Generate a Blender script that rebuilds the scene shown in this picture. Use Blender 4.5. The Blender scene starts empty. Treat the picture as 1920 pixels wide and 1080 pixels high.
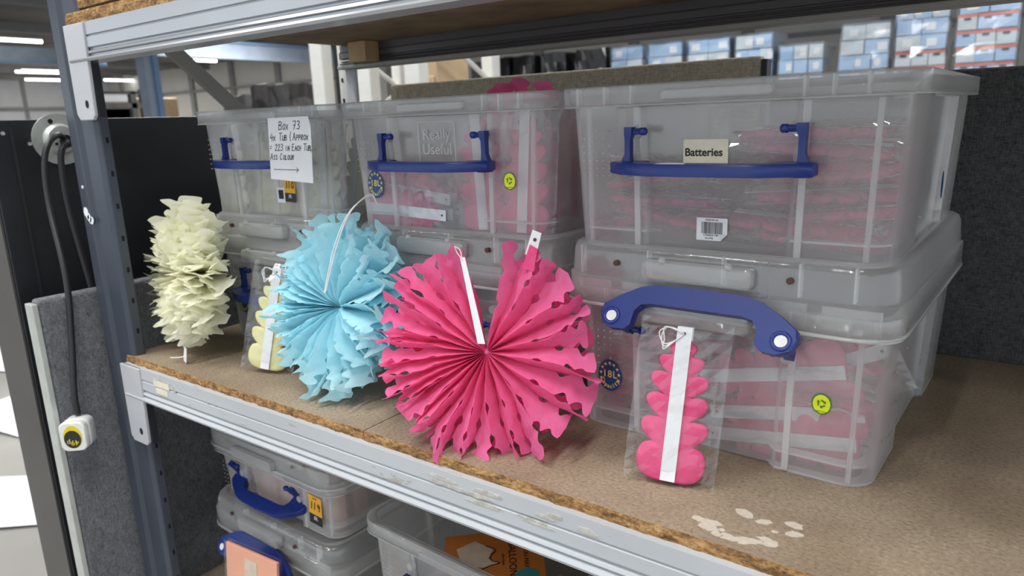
import bpy, bmesh, math, random
from mathutils import Vector, Matrix, noise
R = math.radians
scene = bpy.context.scene
COL = scene.collection
rng = random.Random(7)

# ------------------------------------------------------------------ camera
cam_d = bpy.data.cameras.new('camera')
cam = bpy.data.objects.new('camera', cam_d)
COL.objects.link(cam)
scene.camera = cam
cam_d.sensor_width = 36.0
cam_d.lens = 36.0 * 1348.0 / 1920.0
def _n(v): return Vector(v).normalized()
_X = -_n((-1885, -248, 1348)); _Z = -_n((211, 5727, 1348)); _Y = _Z.cross(_X).normalized(); _X = _Y.cross(_Z)
_W = Matrix((_X, _Y, _Z))                       # world = _W @ (right, down, forward)
_r, _d, _f = _W @ Vector((1, 0, 0)), _W @ Vector((0, 1, 0)), _W @ Vector((0, 0, 1))
m = Matrix((_r, -_d, -_f)).transposed().to_4x4()
m.translation = (0, 0, 0.385)
cam.matrix_world = m
cam_d.clip_start = 0.02
cam_d.clip_end = 200
cam_d.dof.use_dof = True
cam_d.dof.focus_distance = 0.86
cam_d.dof.aperture_fstop = 7.0

# ------------------------------------------------------------------ world, exposure
w = bpy.data.worlds.new('hall_ambient'); scene.world = w; w.use_nodes = True
bgn = w.node_tree.nodes['Background']
bgn.inputs[0].default_value = (0.86, 0.93, 1.0, 1)
bgn.inputs[1].default_value = 1.15
vs = scene.view_settings
vs.view_transform = 'Standard'; vs.look = 'None'; vs.gamma = 1; vs.use_curve_mapping = False
vs.exposure = 0.15
scene.cycles.transparent_max_bounces = 48
scene.cycles.max_bounces = 10
scene.cycles.caustics_reflective = False
scene.cycles.caustics_refractive = False
CEIL = 3.6
FLOOR = -1.0

# ------------------------------------------------------------------ materials
MATS = {}
class NT:
    def __init__(s, name):
        s.m = bpy.data.materials.new(name); s.m.use_nodes = True
        s.t = s.m.node_tree; s.n = s.t.nodes; s.l = s.t.links
        s.n.clear(); s.out = s.n.new('ShaderNodeOutputMaterial')
    def new(s, typ, **kw):
        n = s.n.new(typ)
        for k, v in kw.items():
            if k.startswith('_'): setattr(n, k[1:], v)
            else:
                key = int(k[1:]) if k[0] == 'i' and k[1:].isdigit() else k
                n.inputs[key].default_value = v
        return n
    def link(s, a, b): s.l.new(a, b)
    def math(s, op, a, b=None, c=None, clamp=False):
        n = s.n.new('ShaderNodeMath'); n.operation = op; n.use_clamp = clamp
        for i, x in enumerate((a, b, c)):
            if x is None: continue
            if isinstance(x, (int, float)): n.inputs[i].default_value = x
            else: s.link(x, n.inputs[i])
        return n.outputs[0]
    def coord(s, scale=(1, 1, 1), which='Object'):
        tc = s.n.new('ShaderNodeTexCoord'); mp = s.n.new('ShaderNodeMapping')
        mp.inputs['Scale'].default_value = scale
        s.link(tc.outputs[which], mp.inputs[0]); return mp.outputs[0]
    def noise(s, vec, scale, detail=3, rough=.55):
        n = s.new('ShaderNodeTexNoise'); n.inputs['Scale'].default_value = scale
        n.inputs['Detail'].default_value = detail; n.inputs['Roughness'].default_value = rough
        s.link(vec, n.inputs['Vector']); return n.outputs[0]
    def ramp(s, fac, stops):
        n = s.n.new('ShaderNodeValToRGB'); e = n.color_ramp.elements
        while len(e) < len(stops): e.new(0.5)
        for el, (p, c) in zip(e, stops):
            el.position = p; el.color = (*c, 1) if len(c) == 3 else c
        s.link(fac, n.inputs[0]); return n.outputs[0]
    def mixc(s, fac, a, b):
        n = s.n.new('ShaderNodeMix'); n.data_type = 'RGBA'
        if isinstance(fac, (int, float)): n.inputs[0].default_value = fac
        else: s.link(fac, n.inputs[0])
        for i, x in ((6, a), (7, b)):
            if isinstance(x, tuple): n.inputs[i].default_value = (*x, 1)
            else: s.link(x, n.inputs[i])
        return n.outputs[2]
    def bump(s, h, strength=.3, dist=.001):
        n = s.n.new('ShaderNodeBump'); n.inputs['Strength'].default_value = strength
        n.inputs['Distance'].default_value = dist
        s.link(h, n.inputs['Height']); return n.outputs[0]
    def principled(s, color, rough=.5, metal=0, normal=None, **kw):
        p = s.n.new('ShaderNodeBsdfPrincipled')
        if isinstance(color, tuple): p.inputs['Base Color'].default_value = (*color, 1)
        else: s.link(color, p.inputs['Base Color'])
        if isinstance(rough, (int, float)): p.inputs['Roughness'].default_value = rough
        else: s.link(rough, p.inputs['Roughness'])
        p.inputs['Metallic'].default_value = metal
        for k, v in kw.items(): p.inputs[k].default_value = v
        if normal is not None: s.link(normal, p.inputs['Normal'])
        s.link(p.outputs[0], s.out.inputs[0]); return p

def plain(name, color, rough=.5, metal=0, nscale=60, namp=.08, **kw):
    t = NT(name); v = t.coord(); f = t.noise(v, nscale)
    c2 = tuple(max(0, x * (1 - namp)) for x in color); c1 = tuple(min(1, x * (1 + namp)) for x in color)
    t.principled(t.ramp(f, [(.3, c2), (.7, c1)]), rough, metal, **kw)
    MATS[name] = t.m; return t.m

def emis(name, color, strength):
    t = NT(name); e = t.new('ShaderNodeEmission', Strength=strength); e.inputs[0].default_value = (*color, 1)
    t.link(e.outputs[0], t.out.inputs[0]); MATS[name] = t.m; return t.m

def plastic(name, base, graze, tint=(.86, .88, .90), rough=.16, spec=1.0, bumps=0, milk=.5):
    """clear to milky polypropylene / film: see-through, whiter where the sight line runs along the wall"""
    t = NT(name)
    lw = t.new('ShaderNodeLayerWeight', Blend=.5); fac = lw.outputs['Facing']
    a = t.math('MULTIPLY_ADD', t.math('POWER', fac, 2.5), graze, base, True)
    tr = t.new('ShaderNodeBsdfTransparent'); tr.inputs[0].default_value = (.985, .99, .99, 1)
    df = t.new('ShaderNodeBsdfDiffuse'); df.inputs[0].default_value = (*tint, 1)
    tl = t.new('ShaderNodeBsdfTranslucent'); tl.inputs[0].default_value = (*tint, 1)
    mk = t.new('ShaderNodeMixShader', Fac=milk); t.link(df.outputs[0], mk.inputs[1]); t.link(tl.outputs[0], mk.inputs[2])
    m1 = t.new('ShaderNodeMixShader'); t.link(a, m1.inputs[0]); t.link(tr.outputs[0], m1.inputs[1]); t.link(mk.outputs[0], m1.inputs[2])
    gl = t.new('ShaderNodeBsdfGlossy', Roughness=rough); gl.inputs[0].default_value = (1, 1, 1, 1)
    fr = t.math('MULTIPLY', t.math('MULTIPLY_ADD', t.math('POWER', fac, 4.0), .75, .045), spec, None, True)
    m2 = t.new('ShaderNodeMixShader'); t.link(fr, m2.inputs[0]); t.link(m1.outputs[0], m2.inputs[1]); t.link(gl.outputs[0], m2.inputs[2])
    if bumps:
        b = t.bump(t.noise(t.coord(), bumps, 2), .35, .004); t.link(b, gl.inputs['Normal'])
    t.link(m2.outputs[0], t.out.inputs[0]); MATS[name] = t.m; return t.m

def tissue(name, color, deep, trans=.42):
    t = NT(name); v = t.coord()
    f = t.noise(v, 90, 5, .65); f2 = t.noise(t.coord((1, 1, 1)), 400, 2)
    c = t.ramp(f, [(.3, deep), (.7, color)])
    b = t.bump(t.math('ADD', f, t.math('MULTIPLY', f2, .4)), .5, .0015)
    df = t.new('ShaderNodeBsdfDiffuse'); tl = t.new('ShaderNodeBsdfTranslucent')
    for s_ in (df, tl): t.link(c, s_.inputs[0]); t.link(b, s_.inputs['Normal'])
    mx = t.new('ShaderNodeMixShader', Fac=trans); t.link(df.outputs[0], mx.inputs[1]); t.link(tl.outputs[0], mx.inputs[2])
    t.link(mx.outputs[0], t.out.inputs[0]); MATS[name] = t.m; return t.m

def fabric(name, dark, light, scale=700):
    t = NT(name)
    wv = t.noise(t.coord((1, 1, .18)), scale, 2, .7); wh = t.noise(t.coord((.18, .18, 1)), scale, 2, .7)
    cl = t.noise(t.coord(), 55, 3)
    f = t.math('ADD', t.math('MULTIPLY', t.math('ADD', wv, wh), .42), t.math('MULTIPLY', cl, .16))
    t.principled(t.ramp(f, [(.36, dark), (.62, light)]), .95, 0, t.bump(f, .7, .0015)); MATS[name] = t.m

def worn_paint(name, color, chip, rough=.42, amount=.68, spec=.5, metal=0):
    t = NT(name); v = t.coord((.35, 1, 1))
    n1 = t.noise(v, 34, 6, .7); n2 = t.noise(t.coord((.08, 1, 1)), 190, 3, .6)
    msk = t.math('GREATER_THAN', t.math('MULTIPLY_ADD', n2, .25, t.math('MULTIPLY', n1, .8)), amount)
    sm = t.noise(t.coord((.3, 1, 1)), 12, 3)
    base = t.ramp(sm, [(.3, tuple(x * .9 for x in color)), (.7, color)])
    t.principled(t.mixc(msk, base, chip), rough, metal, None, **{'Specular IOR Level': spec}); MATS[name] = t.m

def chipboard(name):
    t = NT(name)
    f1 = t.noise(t.coord((1, 1.4, 1)), 210, 4, .75); f2 = t.noise(t.coord((1, 1, 1)), 5.5, 4, .6); f3 = t.noise(t.coord((1, 1, 1)), 60, 3, .7)
    base = t.ramp(f1, [(.28, (.13, .095, .062)), (.45, (.30, .233, .165)), (.60, (.375, .30, .215)), (.78, (.54, .45, .345))])
    stain = t.ramp(f2, [(.38, (.62, .58, .54)), (.62, (1, 1, 1))])
    mx = t.new('ShaderNodeMix', _data_type='RGBA', _blend_type='MULTIPLY'); mx.inputs[0].default_value = .75
    t.link(base, mx.inputs[6]); t.link(stain, mx.inputs[7])
    spk = t.math('GREATER_THAN', f3, .73)
    t.principled(t.mixc(t.math('MULTIPLY', spk, .5), mx.outputs[2], (.10, .065, .04)), .72, 0, t.bump(f1, .25, .0008)); MATS[name] = t.m

def chip_edge(name):
    t = NT(name)
    f1 = t.noise(t.coord((.45, 1, 1.1)), 330, 4, .8); f2 = t.noise(t.coord((.4, 1, 1)), 90, 3, .7)
    f = t.math('MULTIPLY_ADD', f2, .45, t.math('MULTIPLY', f1, .55))
    t.principled(t.ramp(f, [(.36, (.055, .03, .012)), (.47, (.25, .13, .045)), (.56, (.46, .27, .11)), (.68, (.66, .45, .22))]),
                 .9, 0, t.bump(f, 1.0, .004)); MATS[name] = t.m

plastic('tub_plastic', .215, .55, (.97, .975, .985))
plastic('tub_rib', .34, .5, (.97, .98, .985), .2)
plastic('tub_edge', .55, .4, (.97, .98, .985), .2)
plastic('lid_plastic', .21, .55, (.97, .98, .985), .17, 1.0, 30)
plastic('film', .006, .06, (.95, .96, .98), .05, 1.2)
plastic('film_soft', .045, .22, (.95, .96, .98), .10, 1.6)
plain('blue_handle', (.012, .033, .21), .34, 0, 40, .06)
plain('blue_label', (.008, .075, .25), .4)
plain('gold_print', (.90, .68, .10), .5)
plain('recycle_yellow', (.78, .86, .02), .45)
plain('recycle_green', (.05, .22, .03), .5)
plain('paper', (.80, .82, .86), .75, 0, 30, .03)
plain('strip_card', (.82, .83, .86), .7, 0, 80, .03)
plain('ink', (.015, .015, .02), .6)
plain('orange_label', (.90, .45, .03), .5)
plain('cream_label', (.78, .72, .58), .6)
plain('cord_white', (.82, .82, .80), .8)
plain('hole_dark', (.10, .055, .04), .8)
plain('black_void', (.004, .004, .004), .9)
tissue('pink_tissue', (1.0, .26, .52), (.97, .19, .44), .45)
tissue('blue_tissue', (.64, .94, 1.0), (.55, .90, .99), .45)
tissue('cream_tissue', (.99, .99, .86), (.97, .96, .76), .45)
tissue('pink_stack', (.90, .13, .31), (.80, .085, .24), .12)
tissue('cream_stack', (.90, .86, .48), (.84, .79, .38), .12)
tissue('cream_stack_pale', (.95, .92, .72), (.90, .86, .62), .12)
fabric('grey_fabric', (.060, .065, .075), (.26, .27, .29))
fabric('charcoal_fabric', (.020, .021, .023), (.115, .118, .122))
fabric('tan_fabric', (.36, .32, .235), (.70, .64, .50), 380)
worn_paint('grey_beam', (.52, .55, .58), (.40, .39, .34), .38, .66)
worn_paint('silver_beam', (.50, .52, .55), (.36, .36, .37), .25, .70, .8, .45)
worn_paint('bracket_paint', (.53, .54, .57), (.30, .30, .31), .45, .70)
worn_paint('rear_beam', (.16, .155, .165), (.20, .19, .19), .35, .72)  # shadow on the near face of the rear beam is put into this dark colour
worn_paint('rear_flange', (.42, .42, .40), (.30, .29, .27), .45, .7)
worn_paint('post_paint', (.050, .060, .082), (.30, .29, .27), .33, .735)
worn_paint('white_paint', (.72, .72, .69), (.5, .5, .48), .5, .74)
chipboard('chipboard'); chip_edge('chip_edge')
plain('board_under', (.40, .29, .17), .7, 0, 8, .35)
plain('wood_block', (.72, .48, .25), .6, 0, 14, .15)
plain('black_metal', (.012, .014, .018), .42, 0, 8, .2)
plain('lit_end', (.085, .08, .075), .5, 0, 6, .1)  # lit tone of the black partition's end, put into its colour
plain('zinc', (.52, .55, .53), .42, .55, 30, .18)
plain('cable_black', (.018, .019, .022), .42)
plain('alu_trim', (.58, .61, .58), .4, .3, 30, .08)
plain('plug_white', (.82, .82, .80), .38)
plain('sticker_black', (.02, .022, .02), .5)
plain('sticker_yellow', (.80, .62, .03), .45)
plain('concrete', (.34, .33, .315), .6, 0, 1.2, .2)
plain('hall_wall', (.70, .68, .64), .8, 0, .8, .05)
plain('hall_wall_white', (.72, .73, .76), .8, 0, .8, .05)
plain('hall_post', (.30, .30, .30), .7, 0, 2, .1)
plain('roof_dark', (.20, .195, .19), .8, 0, .5, .3)
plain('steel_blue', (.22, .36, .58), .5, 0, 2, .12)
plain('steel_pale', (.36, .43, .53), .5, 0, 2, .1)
plain('carton_blue', (.36, .54, .80), .5, 0, 3, .16)
plain('carton_pale', (.58, .66, .74), .5, 0, 3, .12)
plain('carton_red', (.68, .14, .11), .5, 0, 3, .1)
plain('pallet_wood', (.45, .32, .2), .8, 0, 8, .2)
plain('black_wrap', (.012, .012, .014), .18, 0, 6, .3)
plain('tarp', (.045, .042, .042), .35, 0, 6, .3)
plain('cardboard', (.55, .40, .25), .8, 0, 4, .1)
plain('machine_dark', (.09, .09, .095), .5, 0, 3, .3)
plain('peach_card', (.80, .42, .33), .7, 0, 30, .06)
plain('orange_card', (.62, .20, .035), .65, 0, 20, .06)
plain('salmon_card', (.90, .40, .26), .65, 0, 20, .05)
plain('teal_print', (.05, .27, .30), .6)
plain('pale_print', (.72, .60, .46), .6)
plain('copper_foil', (.62, .27, .18), .25, .6, 60, .3)
plain('glue', (.56, .50, .42), .55, 0, 200, .1)
plain('scrape', (.50, .49, .44), .6, 0, 120, .25)
emis('tube_glow', (1, 1, .96), 9)
plastic('wrap_film', .03, .2, (.8, .88, .95), .12, 2.2, 6)

# ------------------------------------------------------------------ mesh helpers
class MB:
    def __init__(s): s.v = []; s.f = []; s.mi = []; s.cur = 0
    def add(s, vs_, fs):
        o = len(s.v); s.v += [tuple(p) for p in vs_]
        for f in fs: s.f.append([o + i for i in f]); s.mi.append(s.cur)
        return s
    def box(s, x0, x1, y0, y1, z0, z1):
        v = [(x, y, z) for z in (z0, z1) for y in (y0, y1) for x in (x0, x1)]
        return s.add(v, [(0, 2, 3, 1), (4, 5, 7, 6), (0, 1, 5, 4), (2, 6, 7, 3), (0, 4, 6, 2), (1, 3, 7, 5)])
    def loft(s, loops, cap0=False, cap1=False, closed=True):
        n = len(loops[0]); v = [p for L in loops for p in L]; f = []
        for k in range(len(loops) - 1):
            for i in range(n if closed else n - 1):
                j = (i + 1) % n
                f.append((k * n + i, k * n + j, (k + 1) * n + j, (k + 1) * n + i))
        if cap0: f.append(tuple(reversed(range(n))))
        if cap1: f.append(tuple((len(loops) - 1) * n + i for i in range(n)))
        return s.add(v, f)
    def prism(s, pts, d0, d1, axis='z'):
        def P(p, d):
            return {'z': (p[0], p[1], d), 'y': (p[0], d, p[1]), 'x': (d, p[0], p[1])}[axis]
        return s.loft([[P(p, d0) for p in pts], [P(p, d1) for p in pts]], True, True)
    def tube(s, path, r, n=8, cap=True):
        path = [Vector(p) for p in path]; loops = []; up = None
        rr = r if isinstance(r, (list, tuple)) else [r] * len(path)
        for i, p in enumerate(path):
            t = (path[min(i + 1, len(path) - 1)] - path[max(i - 1, 0)]).normalized()
            if up is None: up = Vector((0, 0, 1)) if abs(t.z) < .9 else Vector((1, 0, 0))
            a = t.cross(up).normalized(); b = a.cross(t); up = b
            loops.append([p + (a * math.cos(q) + b * math.sin(q)) * rr[i] for q in [2 * math.pi * k / n for k in range(n)]])
        return s.loft(loops, cap, cap)
    def ball(s, c, r, n=10):
        c = Vector(c); loops = []
        for k in range(1, n // 2):
            ph = math.pi * k / (n // 2)
            loops.append([c + Vector((r * math.sin(ph) * math.cos(q), r * math.sin(ph) * math.sin(q), r * math.cos(ph))) for q in [2 * math.pi * i / n for i in range(n)]])
        return s.loft(loops, True, True)
    def xform(s, mat, start=0):
        for i in range(start, len(s.v)): s.v[i] = tuple(mat @ Vector(s.v[i]))
        return s
    def mesh(s, name, mats, smooth=False, normals=True):
        me = bpy.data.meshes.new(name); me.from_pydata(s.v, [], s.f)
        for mn in ([mats] if isinstance(mats, str) else mats): me.materials.append(MATS[mn])
        if not isinstance(mats, str): me.polygons.foreach_set('material_index', s.mi)
        if normals:
            bm = bmesh.new(); bm.from_mesh(me); bmesh.ops.recalc_face_normals(bm, faces=bm.faces); bm.to_mesh(me); bm.free()
        if smooth: me.polygons.foreach_set('use_smooth', [True] * len(me.polygons))
        me.update(); return me
    def build(s, name, mats, parent=None, smooth=False, bevel=0, solid=0, normals=True, seg=2, sharp=None):
        me = s.mesh(name, mats, smooth, normals)
        if sharp is not None:
            try: me.set_sharp_from_angle(angle=R(sharp))
            except Exception: pass
        return mk(name, me, parent, bevel, solid, seg)
def mk(name, me, parent=None, bevel=0, solid=0, seg=2):
    o = bpy.data.objects.new(name, me); COL.objects.link(o)
    if parent is not None: o.parent = parent
    if solid:
        q = o.modifiers.new('wall', 'SOLIDIFY'); q.thickness = solid; q.offset = -1
    if bevel:
        q = o.modifiers.new('edge', 'BEVEL'); q.width = bevel; q.segments = seg; q.limit_method = 'ANGLE'; q.angle_limit = R(35)
    return o
def tag(o, label, cat, group=None, kind=None):
    o['label'] = label; o['category'] = cat
    if group: o['group'] = group
    if kind: o['kind'] = kind
    return o
def struct(o, label=None, cat=None):
    o['kind'] = 'structure'
    if label: o['label'] = label; o['category'] = cat
    return o
def thing(name, label, cat, loc=(0, 0, 0), rz=0, group=None):
    o = bpy.data.objects.new(name, None); COL.objects.link(o)
    o.location = loc; o.rotation_euler = (0, 0, rz); o.empty_display_size = .05
    return tag(o, label, cat, group)
def copy_tree(o, parent=None):
    c = o.copy(); COL.objects.link(c)
    if parent is not None: c.parent = parent
    for ch in list(o.children): copy_tree(ch, c)
    return c

# text printed flat: font outlines turned into mesh data, lying in x-z, facing -y
_txt = {}
def text_mesh(body, size, mat, align='CENTER', depth=0.00012, shear=0, spacing=1.0, bold=0):
    key = (body, size, mat, align, depth, shear, bold)
    if key in _txt: return _txt[key]
    c = bpy.data.curves.new('print', 'FONT'); c.body = body; c.size = size; c.align_x = align; c.align_y = 'CENTER'
    c.extrude = depth; c.shear = shear; c.space_character = spacing; c.resolution_u = 3; c.offset = bold; c.fill_mode = 'BOTH'
    o = bpy.data.objects.new('print', c); COL.objects.link(o)
    bpy.context.view_layer.update()
    me = bpy.data.meshes.new_from_object(o.evaluated_get(bpy.context.evaluated_depsgraph_get()))
    bpy.data.objects.remove(o); bpy.data.curves.remove(c)
    me.transform(Matrix.Rotation(R(90), 4, 'X')); me.materials.clear(); me.materials.append(MATS[mat]); me.name = 'lettering'
    _txt[key] = me; return me
def put_text(parent, body, size, mat, loc, ry=0, **kw):
    me = text_mesh(body, size, mat, **kw)
    o = mk('lettering', me, parent); o.location = loc; o.rotation_euler = (0, ry, 0)
    return o
# hand lettering: each glyph a list of strokes in a unit cell
GL = {
 'B': [[(0, 0), (.02, 1), (.5, .95), (.55, .7), (.1, .55), (.6, .4), (.6, .1), (0, 0)]], 'O': [[(.3, 1), (.02, .7), (.08, .15), (.4, 0), (.62, .4), (.55, .85), (.3, 1)]],
 'X': [[(0, 1), (.6, 0)], [(.6, 1), (0, 0)]], '7': [[(0, 1), (.6, 1), (.25, 0)], [(.1, .5), (.5, .52)]],
 '3': [[(.05, .95), (.4, 1), (.55, .78), (.25, .55), (.58, .35), (.4, .02), (0, .1)]], '4': [[(.35, 1), (0, .35), (.65, .4)], [(.5, .7), (.42, -.1)]],
 'x': [[(0, .6), (.45, 0)], [(.45, .6), (0, 0)]], 'T': [[(0, 1), (.7, 1.02)], [(.35, 1), (.33, 0)]], 'U': [[(0, 1), (.05, .1), (.35, 0), (.55, .2), (.58, 1)]],
 '(': [[(.3, 1.15), (.08, .6), (.28, -.1)]], 'A': [[(0, 0), (.3, 1), (.58, 0)], [(.1, .4), (.5, .4)]], 'P': [[(0, 0), (.05, 1), (.5, .9), (.5, .6), (.08, .48)]],
 'R': [[(0, 0), (.05, 1), (.5, .9), (.48, .6), (.08, .5), (.55, 0)]], '=': [[(0, .65), (.35, .68)], [(0, .35), (.35, .38)]],
 '2': [[(0, .8), (.3, 1), (.52, .78), (.05, .02), (.6, .05)]], 'I': [[(.1, 1), (.1, 0)]], 'N': [[(0, 0), (.03, 1), (.5, 0), (.53, 1)]],
 'E': [[(.5, 1), (.02, .97), (0, 0), (.52, .03)], [(0, .52), (.42, .54)]], 'C': [[(.52, .88), (.25, 1), (.02, .5), (.2, 0), (.54, .12)]],
 'H': [[(0, 1), (.02, 0)], [(.5, 1), (.52, 0)], [(0, .5), (.52, .52)]], ',': [[(.1, .1), (.02, -.2)]], 'S': [[(.5, .9), (.2, 1), (.05, .72), (.5, .35), (.35, .02), (0, .1)]],
 'L': [[(.05, 1), (0, 0), (.5, .04)]], '1': [[(.1, 1), (.08, 0)]], '9': [[(.5, .8), (.2, 1), (.05, .7), (.3, .5), (.5, .75), (.42, 0)]], '0': [[(.3, 1), (.02, .7), (.08, .15), (.4, 0), (.6, .4), (.5, .85), (.3, 1)]],
 '>': [[(0, .5), (6.2, .45)], [(5.7, .8), (6.2, .45), (5.7, .1)]]}
def hand(mb, s, x, z, hgt, y, wgt, adv=.82, small=None):
    for ch in s:
        k = 1.0
        if ch.islower() and ch != 'x': k = .72; ch = ch.upper()
        if ch in GL:
            for st in GL[ch]:
                pts = [Vector((x + p[0] * hgt * k * .95 + p[1] * hgt * .10, y, z + p[1] * hgt * k)) for p in st]
                for a, b in zip(pts, pts[1:]):
                    d = (b - a).normalized(); nn = Vector((-d.z, 0, d.x)) * wgt; e = d * wgt * .7
                    mb.add([a - e + nn, a - e - nn, b + e - nn, b + e + nn], [(0, 1, 2, 3)])
        x += hgt * k * adv if ch != ' ' else hgt * .55
    return x

# ------------------------------------------------------------------ hall: floor, ceiling, walls
struct(MB().box(-51, 9, -8, 25, FLOOR - .1, FLOOR).build('floor', 'concrete'))
struct(MB().box(-51, 9, -8, 25, CEIL + .35, CEIL + .45).build('ceiling', 'roof_dark'))
wb = struct(MB().box(-50, 9, 24, 24.2, FLOOR, CEIL + .35).build('wall_back', 'hall_wall'))
wl = struct(MB().box(-50.2, -50, -8, 24, FLOOR, CEIL + .35).build('wall_left', 'hall_wall_white'))
for x in range(-48, 8, 4): MB().box(x - .18, x + .18, 23.85, 24, FLOOR, CEIL + .35).build('wall_post', 'hall_post', wb)
MB().box(-50, 9, 23.8, 23.95, .95, 1.15).build('wall_rail', 'hall_post', wb)
MB().box(-50, 9, 23.8, 23.95, 2.5, 2.62).build('wall_rail', 'hall_post', wb)
for y in range(-6, 24, 5): MB().box(-50, -49.9, y - .1, y + .1, FLOOR, CEIL + .35).build('wall_post', 'hall_post', wl)
MB().box(-50, -49.85, -8, 24, 1.9, 2.1).build('wall_rail', 'hall_post', wl)
for i in range(10):
    struct(MB().box(-49.5 + i * 5.6, -49.3 + i * 5.6, -8, 24, CEIL + .05, CEIL + .35).build('trim_%d' % (i + 1), 'hall_post'))

def strip_light(x, y, label, power=0, length=1.9):
    t = thing('strip_light', label, 'ceiling light', (x, y, CEIL - .03), 0, 'strip lights under the hall roof')
    MB().box(-.09, .09, -length / 2, length / 2, .04, .10).build('housing', 'white_paint', t, bevel=.01)
    MB().tube([(0, -length / 2, 0), (0, length / 2, 0)], .055, 8).build('tube', 'tube_glow', t, True)
    for s_ in (-1, 1): MB().tube([(0, s_ * length * .35, .10), (0, s_ * length * .35, .38)], .008, 6).build('hanger', 'hall_post', t)
    if power:
        ld = bpy.data.lights.new('strip_lamp', 'AREA'); ld.shape = 'RECTANGLE'; ld.size = .16; ld.size_y = length
        ld.energy = power; ld.color = (1.0, .985, .955)
        lo = bpy.data.objects.new('strip_lamp', ld); COL.objects.link(lo); lo.parent = t; lo.location = (0, 0, -.07)
    return t
for i, (x, y, p) in enumerate(((-1.9, -.75, 80), (.75, -.75, 66), (-.6, -3.4, 60), (-4.6, -.7, 80), (-4.6, 3.2, 140), (-1.0, 3.6, 50), (2.6, 3.0, 40))):
    strip_light(x, y, 'strip light over the aisle outside the picture, lamp row %s' % ('abcdefg'[i]), p)
lamp_names = {0: 'widest glowing strip light, under the blue steel beam right of the diagonal brace', 1: 'glowing strip light cut by the diagonal brace',
              2: 'small glowing strip light left of the blue column', 3: 'large glowing strip light at the left picture edge',
              4: 'glowing strip light just left of the dark post, lower of two', 5: 'glowing strip light just left of the dark post, upper of two', 6: 'short glowing strip light touching the dark post near the top'}
for i, (x, y, L) in enumerate(((-26.7, 18.5, 2.3), (-32.4, 19.8, 2.0), (-46.6, 24 - .9, 1.7), (-28.5, 10.7, 2.0), (-47.5, 19.4, 2.2), (-41.2, 16.8, 2.0), (-27.0, 12.0, .5))):
    strip_light(x, y, lamp_names[i], 0, L)
for i, (x, y, p) in enumerate(((-12, 9, 200), (-20, 14, 300), (-30, 16, 420), (-42, 17, 500), (-5.5, 12.2, 130), (-.5, 12.2, 110))):
    strip_light(x, y, 'strip light high over the far hall hidden behind the rack, lamp %s' % ('hijklm'[i]), p, 2.4)

# hall steelwork
t = thing('steel_column', 'pale blue steel column far behind the left of the rack', 'column', (-20, 10.75, FLOOR))
MB().box(-.16, .16, -.05, .05, 0, 4.6).build('web', 'steel_blue', t); MB().box(-.22, .22, -.2, -.05, 0, 4.6).build('flange', 'steel_pale', t); MB().box(-.22, .22, .05, .2, 0, 4.6).build('flange', 'steel_blue', t)
MB().prism([(-.1, 3.4), (-1.9, 3.05), (-1.9, 3.3), (-.1, 3.95)], -.1, .1, 'x').build('brace', 'steel_blue', t)
MB().prism([(.1, 3.5), (1.0, 4.2), (1.0, 4.45), (.1, 3.9)], -.1, .1, 'x').build('brace', 'steel_pale', t)
t = thing('roof_beam', 'long pale blue steel beam under the roof right of the diagonal brace', 'beam', (-22, 0, 2.62))
MB().box(-.15, .15, 11.5, 23.7, 0, .06).build('flange', 'steel_pale', t); MB().box(-.04, .04, 11.5, 23.7, .06, .5).build('web', 'steel_pale', t); MB().box(-.15, .15, 11.5, 23.7, .5, .56).build('flange', 'steel_blue', t)
t = thing('roof_beam', 'pale blue steel beam below the strip light at the left picture edge', 'beam', (-30, 0, 2.95))
MB().box(-.15, .15, 2, 14.5, 0, .06).build('flange', 'steel_blue', t); MB().box(-.04, .04, 2, 14.5, .06, .5).build('web', 'steel_pale', t); MB().box(-.15, .15, 2, 14.5, .5, .56).build('flange', 'steel_pale', t)
tag(MB().box(-30.4, -30.0, 13.3, 17.2, FLOOR, 1.75).box(-30.45, -30.0, 14.1, 15.4, .9, 1.35).build('carton_stack', 'cardboard', bevel=.02), 'tan cardboard stack far off at the left, above the black partition', 'carton')
# blurred machines and covered goods by the far wall
t = thing('machine_frame', 'dark machine frame far behind, left of the pale blue column', 'machine', (-24, 11.6, FLOOR))
for y in (-1.1, -.75, .55, .9): MB().box(-.1, .1, y, y + .17, 0, 2.75 + .1 * math.sin(y * 7)).build('upright', 'machine_dark', t)
MB().box(-.1, .1, -1.1, 1.05, 2.15, 2.32).build('cross_bar', 'machine_dark', t); MB().box(-.1, .1, -1.1, 1.05, 2.6, 2.68).build('cross_bar', 'machine_dark', t)
MB().box(-.02, .06, -.5, .45, 2.36, 2.58).build('panel', 'hall_wall_white', t)
def lump(name, label, cat, loc, size, mat, seed, amp=.12, group=None):
    bm = bmesh.new(); bmesh.ops.create_cube(bm, size=1.0); bmesh.ops.subdivide_edges(bm, edges=bm.edges, cuts=7, use_grid_fill=True)
    for v in bm.verts:
        p = Vector((v.co.x * size[0], v.co.y * size[1], (v.co.z + .5) * size[2]))
        d = noise.noise_vector(p * 2.3 + Vector((seed * 7.1, 0, 0))) * amp + noise.noise_vector(p * 6 + Vector((seed, 3, 0))) * amp * .4
        k = 1 - .22 * max(0, v.co.z) ** 2
        v.co = Vector((p.x * k, p.y * k, max(0, p.z))) + Vector((d.x, d.y, d.z * (1 if v.co.z > -.49 else 0)))
    me = bpy.data.meshes.new(name); bm.to_mesh(me); bm.free(); me.materials.append(MATS[mat])
    o = mk(name, me); o.location = loc; tag(o, label, cat, group); return o
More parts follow.
